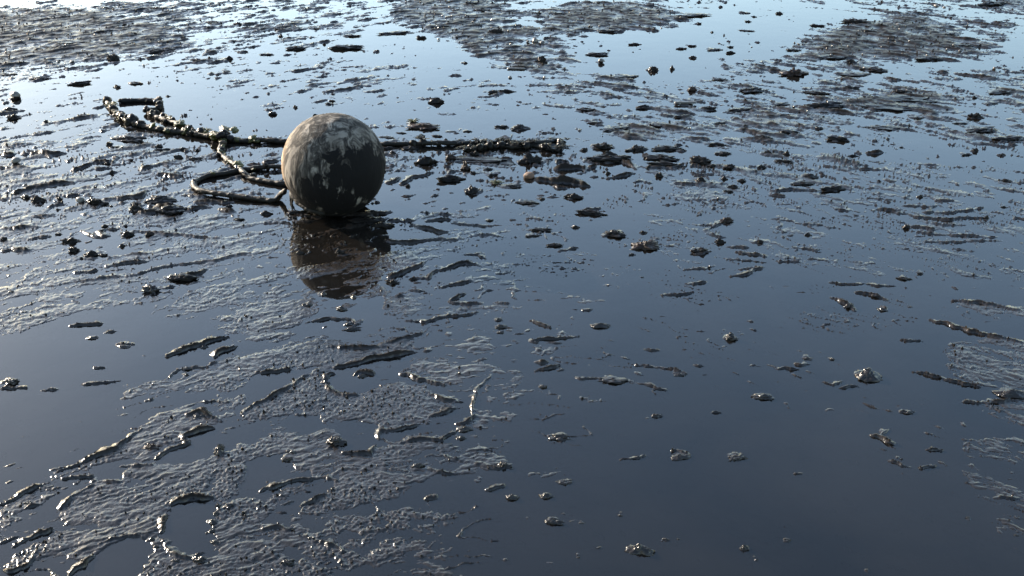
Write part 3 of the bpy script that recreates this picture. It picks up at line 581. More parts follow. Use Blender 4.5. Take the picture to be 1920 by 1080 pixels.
def mud_material(name, c0, c1, rough=(0.22, 0.42), bump=0.35, scale=1.0, ior=1.40, submerged=False):
    m, nt, p, out = mat(name)
    tc = nd(nt, 'ShaderNodeTexCoord')
    geo = nd(nt, 'ShaderNodeNewGeometry')
    co = geo.outputs['Position']
    a = noise_node(nt, co, 2.6 * scale, 7, 0.66)
    col = ramp(nt, a, [(0.3, c0), (0.7, c1)])
    nt.links.new(col, p.inputs['Base Color'])
    r = noise_node(nt, co, 45 * scale, 3)
    mr = nd(nt, 'ShaderNodeMapRange')
    mr.inputs['To Min'].default_value, mr.inputs['To Max'].default_value = rough
    nt.links.new(r, mr.inputs[0])
    nt.links.new(mr.outputs[0], p.inputs['Roughness'])
    p.inputs['IOR'].default_value = ior
    b1 = noise_node(nt, co, 130 * scale, 3, 0.6)
    b2 = noise_node(nt, co, 420 * scale, 2, 0.6)
    ad = nd(nt, 'ShaderNodeMath', operation='MULTIPLY_ADD')
    nt.links.new(b2, ad.inputs[0])
    ad.inputs[1].default_value = 0.35
    nt.links.new(b1, ad.inputs[2])
    bp = nd(nt, 'ShaderNodeBump', Strength=bump, Distance=0.004)
    nt.links.new(ad.outputs[0], bp.inputs['Height'])
    nt.links.new(bp.outputs[0], p.inputs['Normal'])
    if submerged:      # under water the wet sheen is gone: the film above carries the reflection
        sz = nd(nt, 'ShaderNodeSeparateXYZ')
        nt.links.new(co, sz.inputs[0])
        zr = nd(nt, 'ShaderNodeMapRange')
        zr.inputs['From Min'].default_value, zr.inputs['From Max'].default_value = -0.0006, 0.0004
        zr.inputs['To Min'].default_value, zr.inputs['To Max'].default_value = 0.0, 0.5
        nt.links.new(sz.outputs['Z'], zr.inputs[0])
        # crests that have drained are matt, hollows stay wet
        dr = nd(nt, 'ShaderNodeMapRange')
        dr.inputs['From Min'].default_value, dr.inputs['From Max'].default_value = 0.0022, 0.0085
        dr.inputs['To Min'].default_value, dr.inputs['To Max'].default_value = 1.0, 0.12
        nt.links.new(sz.outputs['Z'], dr.inputs[0])
        ml = nd(nt, 'ShaderNodeMath', operation='MULTIPLY')
        bs = nd(nt, 'ShaderNodeMath', operation='MULTIPLY_ADD')
        nt.links.new(zr.outputs[0], bs.inputs[0]); bs.inputs[1].default_value = bump * 1.9; bs.inputs[2].default_value = bump * 0.05
        nt.links.new(bs.outputs[0], bp.inputs['Strength'])
        nt.links.new(zr.outputs[0], ml.inputs[0]); nt.links.new(dr.outputs[0], ml.inputs[1])
        nt.links.new(ml.outputs[0], p.inputs['Specular IOR Level'])
        ra = nd(nt, 'ShaderNodeMath', operation='MULTIPLY_ADD')
        nt.links.new(dr.outputs[0], ra.inputs[0]); ra.inputs[1].default_value = -0.22
        nt.links.new(mr.outputs[0], ra.inputs[2])
        rb = nd(nt, 'ShaderNodeMath', operation='ADD')
        nt.links.new(ra.outputs[0], rb.inputs[0]); rb.inputs[1].default_value = 0.22
        nt.links.new(rb.outputs[0], p.inputs['Roughness'])
    return m
M_MUD = mud_material('wet_mud', (0.006, 0.005, 0.0042), (0.018, 0.0145, 0.0118), (0.10, 0.22), 0.30, 1.0, 1.32, True)
M_CLOD = mud_material('clod_mud', (0.004, 0.0035, 0.003), (0.011, 0.009, 0.0075), (0.10, 0.26), 0.25, 1.0, 1.29)
M_CLOD.node_tree.nodes['Principled BSDF'].inputs['Specular IOR Level'].default_value = 0.16
M_WETCLOD = mud_material('wet_clod_mud', (0.006, 0.005, 0.0042), (0.018, 0.0145, 0.0118), (0.12, 0.26), 0.35, 1.0, 1.30)
M_BROWN = mud_material('brown_clod_mud', (0.006, 0.0036, 0.0026), (0.018, 0.0105, 0.0068), (0.25, 0.45), 0.6)
M_BROWN.node_tree.nodes['Principled BSDF'].inputs['Specular IOR Level'].default_value = 0.2
M_ROPE = mud_material('rope_fibre', (0.003, 0.0027, 0.0022), (0.009, 0.0075, 0.0055), (0.40, 0.6), 0.5, 1.6, 1.22)
M_WEED = mud_material('olive_weed', (0.003, 0.0035, 0.0015), (0.042, 0.041, 0.005), (0.35, 0.55), 0.4, 2.5, 1.28)
M_SHELL = mud_material('pale_shell', (0.02, 0.017, 0.0145), (0.11, 0.097, 0.08), (0.25, 0.45), 0.3, 1.5)
M_MUSSEL = mud_material('mussel_shell', (0.003, 0.003, 0.004), (0.012, 0.011, 0.011), (0.12, 0.3), 0.2, 1.5)
M_TAN = mud_material('tan_barnacle', (0.006, 0.004, 0.0025), (0.052, 0.034, 0.018), (0.45, 0.65), 0.5, 3.0, 1.28)
M_STONE = mud_material('sandy_stone', (0.05, 0.027, 0.016), (0.11, 0.064, 0.04), (0.6, 0.8), 0.4, 2.0)

def water_material():
    m = bpy.data.materials.new('film_of_water')
    m.use_nodes = True
    nt = m.node_tree
    nt.nodes.clear()
    out = nd(nt, 'ShaderNodeOutputMaterial')
    mix = nd(nt, 'ShaderNodeMixShader')
    fr = nd(nt, 'ShaderNodeFresnel', IOR=1.333)
    tr = nd(nt, 'ShaderNodeBsdfTransparent', Color=(0.72, 0.70, 0.66, 1))
    gl = nd(nt, 'ShaderNodeBsdfGlossy', Roughness=0.015, Color=(1, 1, 1, 1))
    geo = nd(nt, 'ShaderNodeNewGeometry')
    n1 = noise_node(nt, geo.outputs['Position'], 7, 2)
    bp = nd(nt, 'ShaderNodeBump', Strength=0.10, Distance=0.004)
    nt.links.new(n1, bp.inputs['Height'])
    nt.links.new(bp.outputs[0], gl.inputs['Normal'])
    nt.links.new(bp.outputs[0], fr.inputs['Normal'])
    silt = nd(nt, 'ShaderNodeBsdfDiffuse', Color=(0.145, 0.122, 0.098, 1))
    body = nd(nt, 'ShaderNodeMixShader')
    cl = noise_node(nt, geo.outputs['Position'], 1.5, 5, 0.6, 0.6)
    cm = nd(nt, 'ShaderNodeMapRange')
    cm.inputs['From Min'].default_value, cm.inputs['From Max'].default_value = 0.36, 0.66
    cm.inputs['To Min'].default_value, cm.inputs['To Max'].default_value = 0.012, 0.034
    nt.links.new(cl, cm.inputs[0])
    nt.links.new(cm.outputs[0], body.inputs[0])
    nt.links.new(tr.outputs[0], body.inputs[1])
    nt.links.new(silt.outputs[0], body.inputs[2])
    nt.links.new(fr.outputs[0], mix.inputs[0])
    nt.links.new(body.outputs[0], mix.inputs[1])
    nt.links.new(gl.outputs[0], mix.inputs[2])
    nt.links.new(mix.outputs[0], out.inputs[0])
    return m
M_WATER = water_material()

# ------------------------------------------------------------------ object helpers
def link(o, parent=None):
    COL.objects.link(o)
    if parent is not None:
        o.parent = parent
    return o
def mesh_from(name, verts, faces, smooth=True):
    me = bpy.data.meshes.new(name)
    me.from_pydata([tuple(v) for v in verts], [], faces)
    me.update()
    if smooth:
        me.polygons.foreach_set('use_smooth', [True] * len(me.polygons))
    return me
def obj(name, me, material=None, parent=None, loc=(0, 0, 0)):
    if material is not None and not me.materials:
        me.materials.append(material)
    o = bpy.data.objects.new(name, me)
    o.location = loc
    return link(o, parent)
def tag(o, label=None, cat=None, group=None, kind=None):
    if label: o['label'] = label
    if cat: o['category'] = cat
    if group: o['group'] = group
    if kind: o['kind'] = kind
    return o
def empty(name, loc):
    e = bpy.data.objects.new(name, None)
    e.empty_display_size = 0.05
    e.location = loc
    return link(e)

# ------------------------------------------------------------------ setting: mudflat and water
me = bpy.data.meshes.new('mudflat')
co = np.empty((NR * NC, 3), np.float32)
co[:, 0], co[:, 1], co[:, 2] = X, Y, Z
idx = np.arange(NR * NC, dtype=np.int32).reshape(NR, NC)
quads = np.stack([idx[:-1, :-1], idx[:-1, 1:], idx[1:, 1:], idx[1:, :-1]], -1).reshape(-1, 4)
me.vertices.add(len(co)); me.vertices.foreach_set('co', co.ravel())
me.loops.add(quads.size); me.loops.foreach_set('vertex_index', quads.ravel())
me.polygons.add(len(quads))
me.polygons.foreach_set('loop_start', np.arange(0, quads.size, 4, dtype=np.int32))
me.polygons.foreach_set('loop_total', np.full(len(quads), 4, np.int32))
me.polygons.foreach_set('use_smooth', np.ones(len(quads), bool))
me.update(calc_edges=True)
flat = obj('mudflat', me, M_MUD)
tag(flat, 'dark wet rippled mudflat with banks and pools', 'mudflat', kind='structure')
me = mesh_from('water', [(-1500, -60, 0), (1500, -60, 0), (1500, 900, 0), (-1500, 900, 0)], [(0, 1, 2, 3)], False)
water = obj('water', me, M_WATER)
tag(water, 'calm shallow film of water mirroring the blue sky', 'water', kind='structure')

# ------------------------------------------------------------------ buoy
def px_ray_at_z(px, py, z):
    p, t = at(px, py, z)
    return p, t
BC, bt = at(626, 309, 0.176)
BR = 96.5 * bt / FPX
def buoy_material():
    m, nt, p, out = mat('fouled_buoy_skin')
    tc = nd(nt, 'ShaderNodeTexCoord')
    O = tc.outputs['Object']
    L = nt.links
    mp = nd(nt, 'ShaderNodeMapping')
    mp.inputs['Scale'].default_value = (1, 1, 0.22)
    L.new(O, mp.inputs[0])
    streak = noise_node(nt, mp.outputs[0], 22, 7, 0.7, 1.4)
    blot = noise_node(nt, O, 7, 6, 0.62, 0.4)
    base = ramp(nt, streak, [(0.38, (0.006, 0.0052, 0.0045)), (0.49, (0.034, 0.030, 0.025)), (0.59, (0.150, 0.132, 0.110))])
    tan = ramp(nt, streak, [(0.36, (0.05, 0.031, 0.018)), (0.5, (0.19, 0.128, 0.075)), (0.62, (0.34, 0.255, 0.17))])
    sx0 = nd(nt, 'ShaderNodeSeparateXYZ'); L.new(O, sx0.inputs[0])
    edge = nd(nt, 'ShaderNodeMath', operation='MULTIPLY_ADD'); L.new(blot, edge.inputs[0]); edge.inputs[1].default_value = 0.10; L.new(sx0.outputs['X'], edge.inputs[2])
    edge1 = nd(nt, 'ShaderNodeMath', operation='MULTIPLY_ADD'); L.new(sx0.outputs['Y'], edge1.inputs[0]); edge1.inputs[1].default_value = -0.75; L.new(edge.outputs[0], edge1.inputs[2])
    sun_flank = nd(nt, 'ShaderNodeMapRange'); L.new(edge1.outputs[0], sun_flank.inputs[0])
    sun_flank.inputs['From Min'].default_value, sun_flank.inputs['From Max'].default_value = -0.12, -0.045
    sun_flank.inputs['To Min'].default_value, sun_flank.inputs['To Max'].default_value = 1, 0
    bmix = nd(nt, 'ShaderNodeMix', data_type='RGBA'); L.new(sun_flank.outputs[0], bmix.inputs[0]); L.new(base, bmix.inputs[6]); L.new(tan, bmix.inputs[7])  # flank towards the sun painted paler tan, backlit front painted darker
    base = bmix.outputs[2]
    grime = ramp(nt, blot, [(0.40, (1, 1, 1)), (0.62, (0.38, 0.36, 0.34))])
    mu = nd(nt, 'ShaderNodeMix', data_type='RGBA', blend_type='MULTIPLY')
    mu.inputs[0].default_value = 0.85
    L.new(base, mu.inputs[6]); L.new(grime, mu.inputs[7])
    # black weed film: patches grown at fixed places on the skin, edges ragged
    sep = nd(nt, 'ShaderNodeSeparateXYZ')
    L.new(O, sep.inputs[0])
    rag = noise_node(nt, mp.outputs[0], 16, 6, 0.7, 1.2)
    rag2 = noise_node(nt, O, 19, 5, 0.65)
    total = None
    R = BR
    for (cx, cz, rx, rz, amt) in [(0.10, 0.035, 0.105, 0.10, 1.0), (0.15, -0.02, 0.07, 0.12, 1.0), (0.02, -0.10, 0.11, 0.11, 1.0), (-0.05, -0.05, 0.09, 0.10, .75),
                                  (0.10, -0.15, 0.12, 0.06, .9), (-0.09, -0.10, 0.08, 0.09, .7), (0.05, 0.09, 0.07, 0.04, .55), (0.0, -0.19, 0.3, 0.045, 1.0)]:
        a = nd(nt, 'ShaderNodeMath', operation='SUBTRACT'); L.new(sep.outputs['X'], a.inputs[0]); a.inputs[1].default_value = cx * R / 0.2
        a2 = nd(nt, 'ShaderNodeMath', operation='DIVIDE'); L.new(a.outputs[0], a2.inputs[0]); a2.inputs[1].default_value = rx * R / 0.2
        a3 = nd(nt, 'ShaderNodeMath', operation='POWER'); L.new(a2.outputs[0], a3.inputs[0]); a3.inputs[1].default_value = 2
        b = nd(nt, 'ShaderNodeMath', operation='SUBTRACT'); L.new(sep.outputs['Z'], b.inputs[0]); b.inputs[1].default_value = cz * R / 0.2
        b2 = nd(nt, 'ShaderNodeMath', operation='DIVIDE'); L.new(b.outputs[0], b2.inputs[0]); b2.inputs[1].default_value = rz * R / 0.2
        b3 = nd(nt, 'ShaderNodeMath', operation='POWER'); L.new(b2.outputs[0], b3.inputs[0]); b3.inputs[1].default_value = 2
        s = nd(nt, 'ShaderNodeMath', operation='ADD'); L.new(a3.outputs[0], s.inputs[0]); L.new(b3.outputs[0], s.inputs[1])
        f = nd(nt, 'ShaderNodeMath', operation='MULTIPLY_ADD'); L.new(s.outputs[0], f.inputs[0]); f.inputs[1].default_value = -amt; f.inputs[2].default_value = amt
        if total is None:
            total = f.outputs[0]
        else:
            mx = nd(nt, 'ShaderNodeMath', operation='MAXIMUM'); L.new(total, mx.inputs[0]); L.new(f.outputs[0], mx.inputs[1])
            total = mx.outputs[0]
    cl = nd(nt, 'ShaderNodeMath', operation='MAXIMUM'); L.new(total, cl.inputs[0]); cl.inputs[1].default_value = -0.6
    e1 = nd(nt, 'ShaderNodeMath', operation='MULTIPLY_ADD'); L.new(rag, e1.inputs[0]); e1.inputs[1].default_value = 3.0; L.new(cl.outputs[0], e1.inputs[2])
    e2 = nd(nt, 'ShaderNodeMath', operation='MULTIPLY_ADD'); L.new(rag2, e2.inputs[0]); e2.inputs[1].default_value = 1.6; L.new(e1.outputs[0], e2.inputs[2])
    foul = nd(nt, 'ShaderNodeMapRange'); L.new(e2.outputs[0], foul.inputs[0])
    foul.inputs['From Min'].default_value, foul.inputs['From Max'].default_value = 2.62, 2.76
    mx2 = nd(nt, 'ShaderNodeMix', data_type='RGBA')
    L.new(foul.outputs[0], mx2.inputs[0]); L.new(mu.outputs[2], mx2.inputs[6])
    mx2.inputs[7].default_value = (0.0022, 0.002, 0.0018, 1)
    L.new(mx2.outputs[2], p.inputs['Base Color'])
    p.inputs['Roughness'].default_value = 0.85
    p.inputs['Specular IOR Level'].default_value = 0.12
    fine = noise_node(nt, mp.outputs[0], 60, 5, 0.65, 0.6)
    hh = nd(nt, 'ShaderNodeMath', operation='MULTIPLY_ADD'); L.new(foul.outputs[0], hh.inputs[0]); hh.inputs[1].default_value = 0.5; L.new(fine, hh.inputs[2])
    bp = nd(nt, 'ShaderNodeBump', Strength=0.5, Distance=0.006)
    L.new(hh.outputs[0], bp.inputs['Height']); L.new(bp.outputs[0], p.inputs['Normal'])
    return m
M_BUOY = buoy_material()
buoy = empty('buoy', (BC.x, BC.y, 0.0))
tag(buoy, 'round weathered buoy ball with black weed patches, standing in the shallow water', 'buoy')
def ball_mesh():
    bm = bmesh.new()
    bmesh.ops.create_uvsphere(bm, u_segments=160, v_segments=90, radius=1.0)
    for v in bm.verts:
        n = v.co.normalized()
        r = 1.0 + 0.010 * mnoise.fractal(n * 2.1 + Vector((3, 1, 7)), 1.0, 2.0, 3) + 0.004 * mnoise.fractal(Vector((n.x * 9, n.y * 9, n.z * 2.5)), 1.0, 2.0, 3)
        # ridges of the moulded skin running over the left shoulder
        lon = math.atan2(n.y, n.x)
        r += 0.006 * math.exp(-((abs(n.dot(Vector((0.82, 0.10, 0.56)).normalized())) - 0.02) / 0.014) ** 2)
        # low boss round the crown
        a = math.acos(max(-1, min(1, n.dot(Vector((-0.06, -0.10, 1)).normalized()))))
        r += 0.010 * math.exp(-((a - 0.26) / 0.05) ** 2) - 0.012 * math.exp(-(a / 0.16) ** 2)
        v.co = n * r * BR
    me = bpy.data.meshes.new('ball')
    bm.to_mesh(me); bm.free()
    me.polygons.foreach_set('use_smooth', [True] * len(me.polygons))
    return me
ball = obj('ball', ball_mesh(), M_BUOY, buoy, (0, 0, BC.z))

# ---- tubes for ropes
def catmull(pts, step):
    P = [Vector(p) for p in pts]
    P = [P[0] * 2 - P[1]] + P + [P[-1] * 2 - P[-2]]
    out = []
    for i in range(1, len(P) - 2):
        n = max(2, int((P[i + 1] - P[i]).length / step))
        for k in range(n):
            t = k / n
            out.append(0.5 * ((2 * P[i]) + (P[i + 1] - P[i - 1]) * t + (2 * P[i - 1] - 5 * P[i] + 4 * P[i + 1] - P[i + 2]) * t * t + (-P[i - 1] + 3 * P[i] - 3 * P[i + 1] + P[i + 2]) * t ** 3))
    out.append(P[-2])
    return out
def rope_mesh(name, pts, rad, crust=0.25, lay=0.10, seg=15, step=0.008, seed=0.0, taper=0.0):
    path = catmull(pts, step)
    V, F = [], []
    s = 0.0
    n = len(path)
    for i, p in enumerate(path):
        t = (path[min(i + 1, n - 1)] - path[max(i - 1, 0)]).normalized()
        if i:
            s += (p - path[i - 1]).length
        a = t.cross(Vector((0, 0, 1))).normalized()
        b = a.cross(t).normalized()
        tw = 2 * math.pi * s / lay
        endk = min(1.0, (min(i, n - 1 - i) + 1.2) / 4.0) ** 0.5
        for k in range(seg):
            th = 2 * math.pi * k / seg
            lob = 0.82 + 0.18 * abs(math.cos(1.5 * (th - tw)))
            d = a * math.cos(th) + b * math.sin(th)
            nn = mnoise.fractal((p + d * rad) * 38 + Vector((seed, 0, 0)), 1.0, 2.0, 3)
            big = mnoise.noise(p * 14 + Vector((0, seed, 3)))
            V.append(p + d * rad * endk * (lob + crust * (nn * 0.8 + 0.9 * max(0, big))))
        if i:
            o0, o1 = (i - 1) * seg, i * seg
            for k in range(seg):
                F.append((o0 + k, o0 + (k + 1) % seg, o1 + (k + 1) % seg, o1 + k))
    F.append(tuple(range(seg))[::-1])
    F.append(tuple(range((n - 1) * seg, n * seg)))
    return mesh_from(name, V, F)
def on_flat(lst, z):
    out = []
    for k, p in enumerate(lst):
        zz = p[2] if len(p) > 2 else z
        g, _ = at(p[0], p[1], zz)
        out.append((g.x, g.y, zz))
    return out

# lashing round the foot of the buoy (its own frame: relative to the buoy's base)
def rel(v): return Vector(v) - Vector((BC.x, BC.y, 0))
M_LASH = mud_material('lashing_fibre', (0.003, 0.003, 0.0025), (0.008, 0.007, 0.005), (0.6, 0.8), 0.3, 1.6, 1.2)
lp = []
for k in range(30):
    th = math.radians(165 + k * 95 / 29)
    z = 0.088 - 0.052 * math.sin(k / 29 * math.pi / 2)
    rr = math.sqrt(max(BR ** 2 - (z - BC.z) ** 2, 0.0004)) + 0.003
    lp.append((rr * math.cos(th), rr * math.sin(th), z))
lash = obj('lashing', rope_mesh('lashing', lp, 0.0085, 0.5, 0.05, 12, 0.008, 5.0), M_LASH, buoy)
for k, (ii, ln) in enumerate([(4, 0.075), (6, 0.06), (9, 0.055)]):
    x, y, z = lp[ii]
    obj('hanging_strand', rope_mesh('hanging_strand', [(x, y, z), (x - 0.006, y - 0.008, z - ln * .5), (x - 0.002 + .004 * k, y - 0.012, z - ln)], 0.0045, 0.5, 0.03, 8, 0.006, 9.0 + k), M_LASH, lash)

# ------------------------------------------------------------------ mooring rope with growth
rope = empty('mooring_rope', (*gnd(420, 262), 0.0))
tag(rope, 'weed-crusted mooring rope lying in loops either side of the buoy', 'rope')
RO = Vector(rope.location)
STRANDS = [
 ('rope_strand', [(545, 266), (500, 264), (455, 264), (425, 262), (395, 257), (360, 251), (325, 246), (285, 240), (250, 231), (225, 219), (212, 203), (200, 191)], 0.0115, 0.5),
 ('rope_strand', [(222, 190), (255, 188), (285, 188), (298, 192), (302, 199), (290, 205), (278, 206), (284, 215), (305, 223), (330, 231), (352, 241), (372, 249), (400, 255), (422, 262)], 0.0115, 0.5),
 ('rope_strand', [(424, 262), (414, 275), (413, 287), (424, 297), (438, 308), (450, 317), (456, 326), (470, 333), (500, 340), (545, 346)], 0.0108, 0.5),
 ('rope_strand', [(548, 314), (500, 315), (460, 318), (425, 324), (388, 331), (368, 340), (364, 350), (376, 359), (400, 364), (440, 369), (480, 373), (512, 376), (526, 366, .018), (536, 356, .06)], 0.0108, 0.4),
 ('rope_strand', [(712, 270), (760, 270), (820, 270), (870, 269), (920, 267), (955, 266), (985, 268), (1010, 271), (1030, 267), (1045, 263), (1060, 267)], 0.0115, 0.4),
 ('rope_strand', [(868, 281), (900, 279), (935, 274), (965, 276), (1000, 273), (1020, 278), (1042, 281), (1052, 274), (1044, 265)], 0.009, 0.7),
]
paths = []
STR_OBJ = []
for i, (nm, pts, rad, cr) in enumerate(STRANDS):
    pp = [Vector(p) - RO for p in on_flat(pts, rad * 0.75)]
    for v, q0 in zip(pp, pts):
        if len(q0) < 3:
            v.z = rad * 0.7 + max(0.0, min(0.012, ground_z(v.x + RO.x, v.y + RO.y)))
    paths.append((catmull(pp, 0.01), rad))
    STR_OBJ.append(obj(nm, rope_mesh(nm, pp, rad, cr, seed=i * 3.3), M_ROPE, rope))

# growth pieces on the rope
def lump_mesh(name, seed, rough=0.28, sub=3, squash=(1, 1, 1), peak=0.0, jag=0.0, flare=0.0):
    bm = bmesh.new()
    bmesh.ops.create_icosphere(bm, subdivisions=sub, radius=1.0)
    off = Vector((seed * 7.1, seed * 3.7, seed * 1.9))
    for v in bm.verts:
        n = v.co.normalized()
        r = 1 + rough * mnoise.fractal(n * 1.3 + off, 1.0, 2.0, 4) + 0.5 * rough * mnoise.fractal(n * 4 + off, 1.0, 2.0, 3)
        if jag:
            r += jag * abs(mnoise.noise(n * 2.7 + off * 2))
        c = n * r
        if flare:
            k = 1 + flare * math.exp(-(c.z / 0.28) ** 2)
            c = Vector((c.x * k, c.y * k, c.z + 0.25 * flare * mnoise.noise(c * 2.3 + off)))
        if peak and c.z > 0:
            k = max(0.12, 1 - peak * c.z)
            c = Vector((c.x * k, c.y * k, c.z))
        v.co = Vector((c.x * squash[0], c.y * squash[1], c.z * squash[2]))
    me = bpy.data.meshes.new(name)
    bm.to_mesh(me); bm.free()
    me.polygons.foreach_set('use_smooth', [True] * len(me.polygons))
    return me
def dome_shell_mesh(name, ribs=14, length=1.0, thick=0.07):
    V, F = [], []
    nr, ns = 9, 28
    for lay in range(2):
        k = 1 - thick * lay
        for i in range(nr + 1):
            ph = i / nr * math.pi / 2
            for j in range(ns):
                th = 2 * math.pi * j / ns
                rr = math.sin(ph) * (1 + (0.035 * math.cos(ribs * th) if lay == 0 else 0) * math.sin(ph))
                fan = 1 + 0.25 * math.cos(th)
                V.append((length * rr * math.cos(th) * fan * k, rr * math.sin(th) * k * 0.85, (0.55 * math.cos(ph)) * k))
    def id(l, i, j): return l * (nr + 1) * ns + i * ns + j % ns
    for i in range(nr):
        for j in range(ns):
            F.append((id(0, i, j), id(0, i + 1, j), id(0, i + 1, j + 1), id(0, i, j + 1)))
            F.append((id(1, i, j), id(1, i, j + 1), id(1, i + 1, j + 1), id(1, i + 1, j)))
    for j in range(ns):
        F.append((id(0, nr, j), id(1, nr, j), id(1, nr, j + 1), id(0, nr, j + 1)))
    return mesh_from(name, V, F)
def mussel_mesh(name):
    V, F = [], []
    n, m = 12, 12
    for i in range(n + 1):
        t = i / n
        w = 0.42 * math.sin(math.pi * min(1, t ** 0.75)) ** 0.75 + 0.01
        for j in range(m):
            th = 2 * math.pi * j / m
            V.append((2 * (t - 0.5), w * math.cos(th) + 0.18 * math.sin(math.pi * t), 0.72 * w * math.sin(th)))
    for i in range(n):
        for j in range(m):
            F.append((i * m + j, i * m + (j + 1) % m, (i + 1) * m + (j + 1) % m, (i + 1) * m + j))
    F += [tuple(range(m))[::-1], tuple(range(n * m, (n + 1) * m))]
    return mesh_from(name, V, F)
def weed_mesh(name, seed, blades=26):
    r = random.Random(seed)
    V, F = [], []
    for b in range(blades):
        th = r.uniform(0, 2 * math.pi)
        ln, wd = r.uniform(0.5, 1.15), r.uniform(0.05, 0.13)
        lift = r.uniform(0.15, 0.9)
        d = Vector((math.cos(th), math.sin(th), 0))
        s = Vector((-d.y, d.x, 0))
        base = len(V)
        cur = r.uniform(-0.5, 0.5)
        for i in range(5):
            t = i / 4
            c = d * ln * t + s * cur * t * t * 0.5 + Vector((0, 0, lift * math.sin(t * 2.3) * 0.55 + 0.03))
            w = wd * (1 - 0.8 * abs(t - 0.35))
            up = Vector((0, 0, 0.02))
            for sg in (-1, 1):
                V.append(c + s * w * sg + up); V.append(c + s * w * sg - up)
        for i in range(4):
            o = base + i * 4
            F += [(o, o + 2, o + 6, o + 4), (o + 1, o + 5, o + 7, o + 3), (o, o + 4, o + 5, o + 1), (o + 2, o + 3, o + 7, o + 6)]
    return mesh_from(name, V, F)
LUMPS = [lump_mesh('lump', s, 0.30) for s in range(6)]
for l in LUMPS: l.materials.append(M_CLOD)
WEEDL = [lump_mesh('weed_lump', 20 + s, 0.7, 3, (1.3, .9, .6), 0, .6) for s in range(4)]
for l in WEEDL: l.materials.append(M_WEED)
TANL = [lump_mesh('barnacle_lump', 30 + s, 0.45, 3, (1, 1, .8), 0, .4) for s in range(3)]
for l in TANL: l.materials.append(M_TAN)
MUS = mussel_mesh('mussel'); MUS.materials.append(M_MUSSEL)
COCK = dome_shell_mesh('cockle'); COCK.materials.append(M_SHELL)
WEEDT = [weed_mesh('weed_tuft', s) for s in range(3)]
for l in WEEDT: l.materials.append(M_WEED)
WEEDK = [weed_mesh('dark_weed_tuft', 10 + s) for s in range(3)]
for l in WEEDK: l.materials.append(M_CLOD)
def piece(name, me, parent, loc, s, rot=None):
    o = bpy.data.objects.new(name, me)
    o.location = loc
    o.scale = s if isinstance(s, (tuple, list)) else (s, s, s)
    o.rotation_euler = rot or (rnd.uniform(-.5, .5), rnd.uniform(-.5, .5), rnd.uniform(0, 6.28))
    return link(o, parent)
# (strand, from, to, how many, mix of growth)
def grow(si, a, b, n, mix, size=1.0):
    n = int(n * 0.75)
    path, rad = paths[si]
    for k in range(n):
        t = a + (b - a) * (k + rnd.random()) / n
        p = path[min(len(path) - 1, int(t * (len(path) - 1)))]
        off = Vector((rnd.gauss(0, .5), rnd.gauss(0, .7), rnd.uniform(.1, .8))) * rad * 1.3
        c = rnd.choice(mix)
        s = (0.003 + 0.011 * rnd.random() ** 1.6) * size
        if c == 't': piece('barnacle_clump', rnd.choice(TANL), STR_OBJ[si], p + off, s)
        elif c == 'w': piece('weed_clump', rnd.choice(WEEDL), STR_OBJ[si], p + off, s * 1.15)
        elif c == 'm': piece('mussel', MUS, STR_OBJ[si], p + off, s * 1.25)
        elif c == 'd': piece('mud_crust', rnd.choice(LUMPS), STR_OBJ[si], p + off, s * 1.3)
        elif c == 'f': piece('weed_tuft', rnd.choice(WEEDT), STR_OBJ[si], p + off, s * 2.0, (0, 0, rnd.uniform(0, 6)))
        elif c == 'k': piece('weed_tuft', rnd.choice(WEEDK), STR_OBJ[si], p + off, s * 2.4, (0, 0, rnd.uniform(0, 6)))
        elif c == 's': piece('shell', COCK, STR_OBJ[si], p + off, s * .8)
grow(0, .62, 1.0, 60, 'ttmddwwf', 1.35)
grow(0, .10, .62, 34, 'wddmw', 1.0)
grow(1, 0.0, .16, 10, 'dm', .8)
grow(1, .18, .48, 34, 'mdtmd', 1.1)
grow(1, .50, .98, 34, 'wwfdmdt', 1.15)
grow(2, 0.0, .62, 30, 'wtmdtw', 1.05)
grow(2, .62, 1.0, 8, 'dm', .9)
grow(3, .02, .5, 16, 'dwm', .7)
grow(3, .45, .62, 8, 'tmd', .8)
grow(3, .62, .9, 10, 'dm', .6)
grow(4, .15, 1.0, 50, 'kkdmk', 1.0)
grow(5, 0, 1.0, 70, 'kkkdmkds', 1.1)
kn = Vector(gnd(422, 264) + (0.02,)) - RO
for k in range(9):
    piece('knot_growth', rnd.choice(WEEDL + LUMPS), STR_OBJ[2], kn + Vector((rnd.gauss(0, .016), rnd.gauss(0, .02), rnd.uniform(0, .02))), rnd.uniform(.012, .02))

# ------------------------------------------------------------------ loose things on the flat
CLOD = {
 'lump': [lump_mesh('clod_lump', 40 + s, 0.6, 4, (.85, .85, 1), .15, .35, .12) for s in range(5)],
 'cone': [lump_mesh('clod_cone', 50 + s, 0.5, 4, (.95, .85, .95), 0.38, .35, .2) for s in range(4)],
 'slab': [lump_mesh('clod_slab', 60 + s, 0.75, 4, (.95, .7, .9), .05, .3, .1) for s in range(4)],
 'jag': [lump_mesh('clod_jagged', 70 + s, 0.8, 4, (.75, .75, .9), 0.2, 0.8, .1) for s in range(4)],
}
for L in CLOD.values():
    for m_ in L: m_.materials.append(M_CLOD)
BROWN = [lump_mesh('brown_clod', 80 + s, 0.8, 4, (.8, .7, .85), .2, .8, .3) for s in range(3)]
for m_ in BROWN: m_.materials.append(M_BROWN)
STONE = lump_mesh('stone', 91, 0.18, 3, (1, .8, 1)); STONE.materials.append(M_STONE)
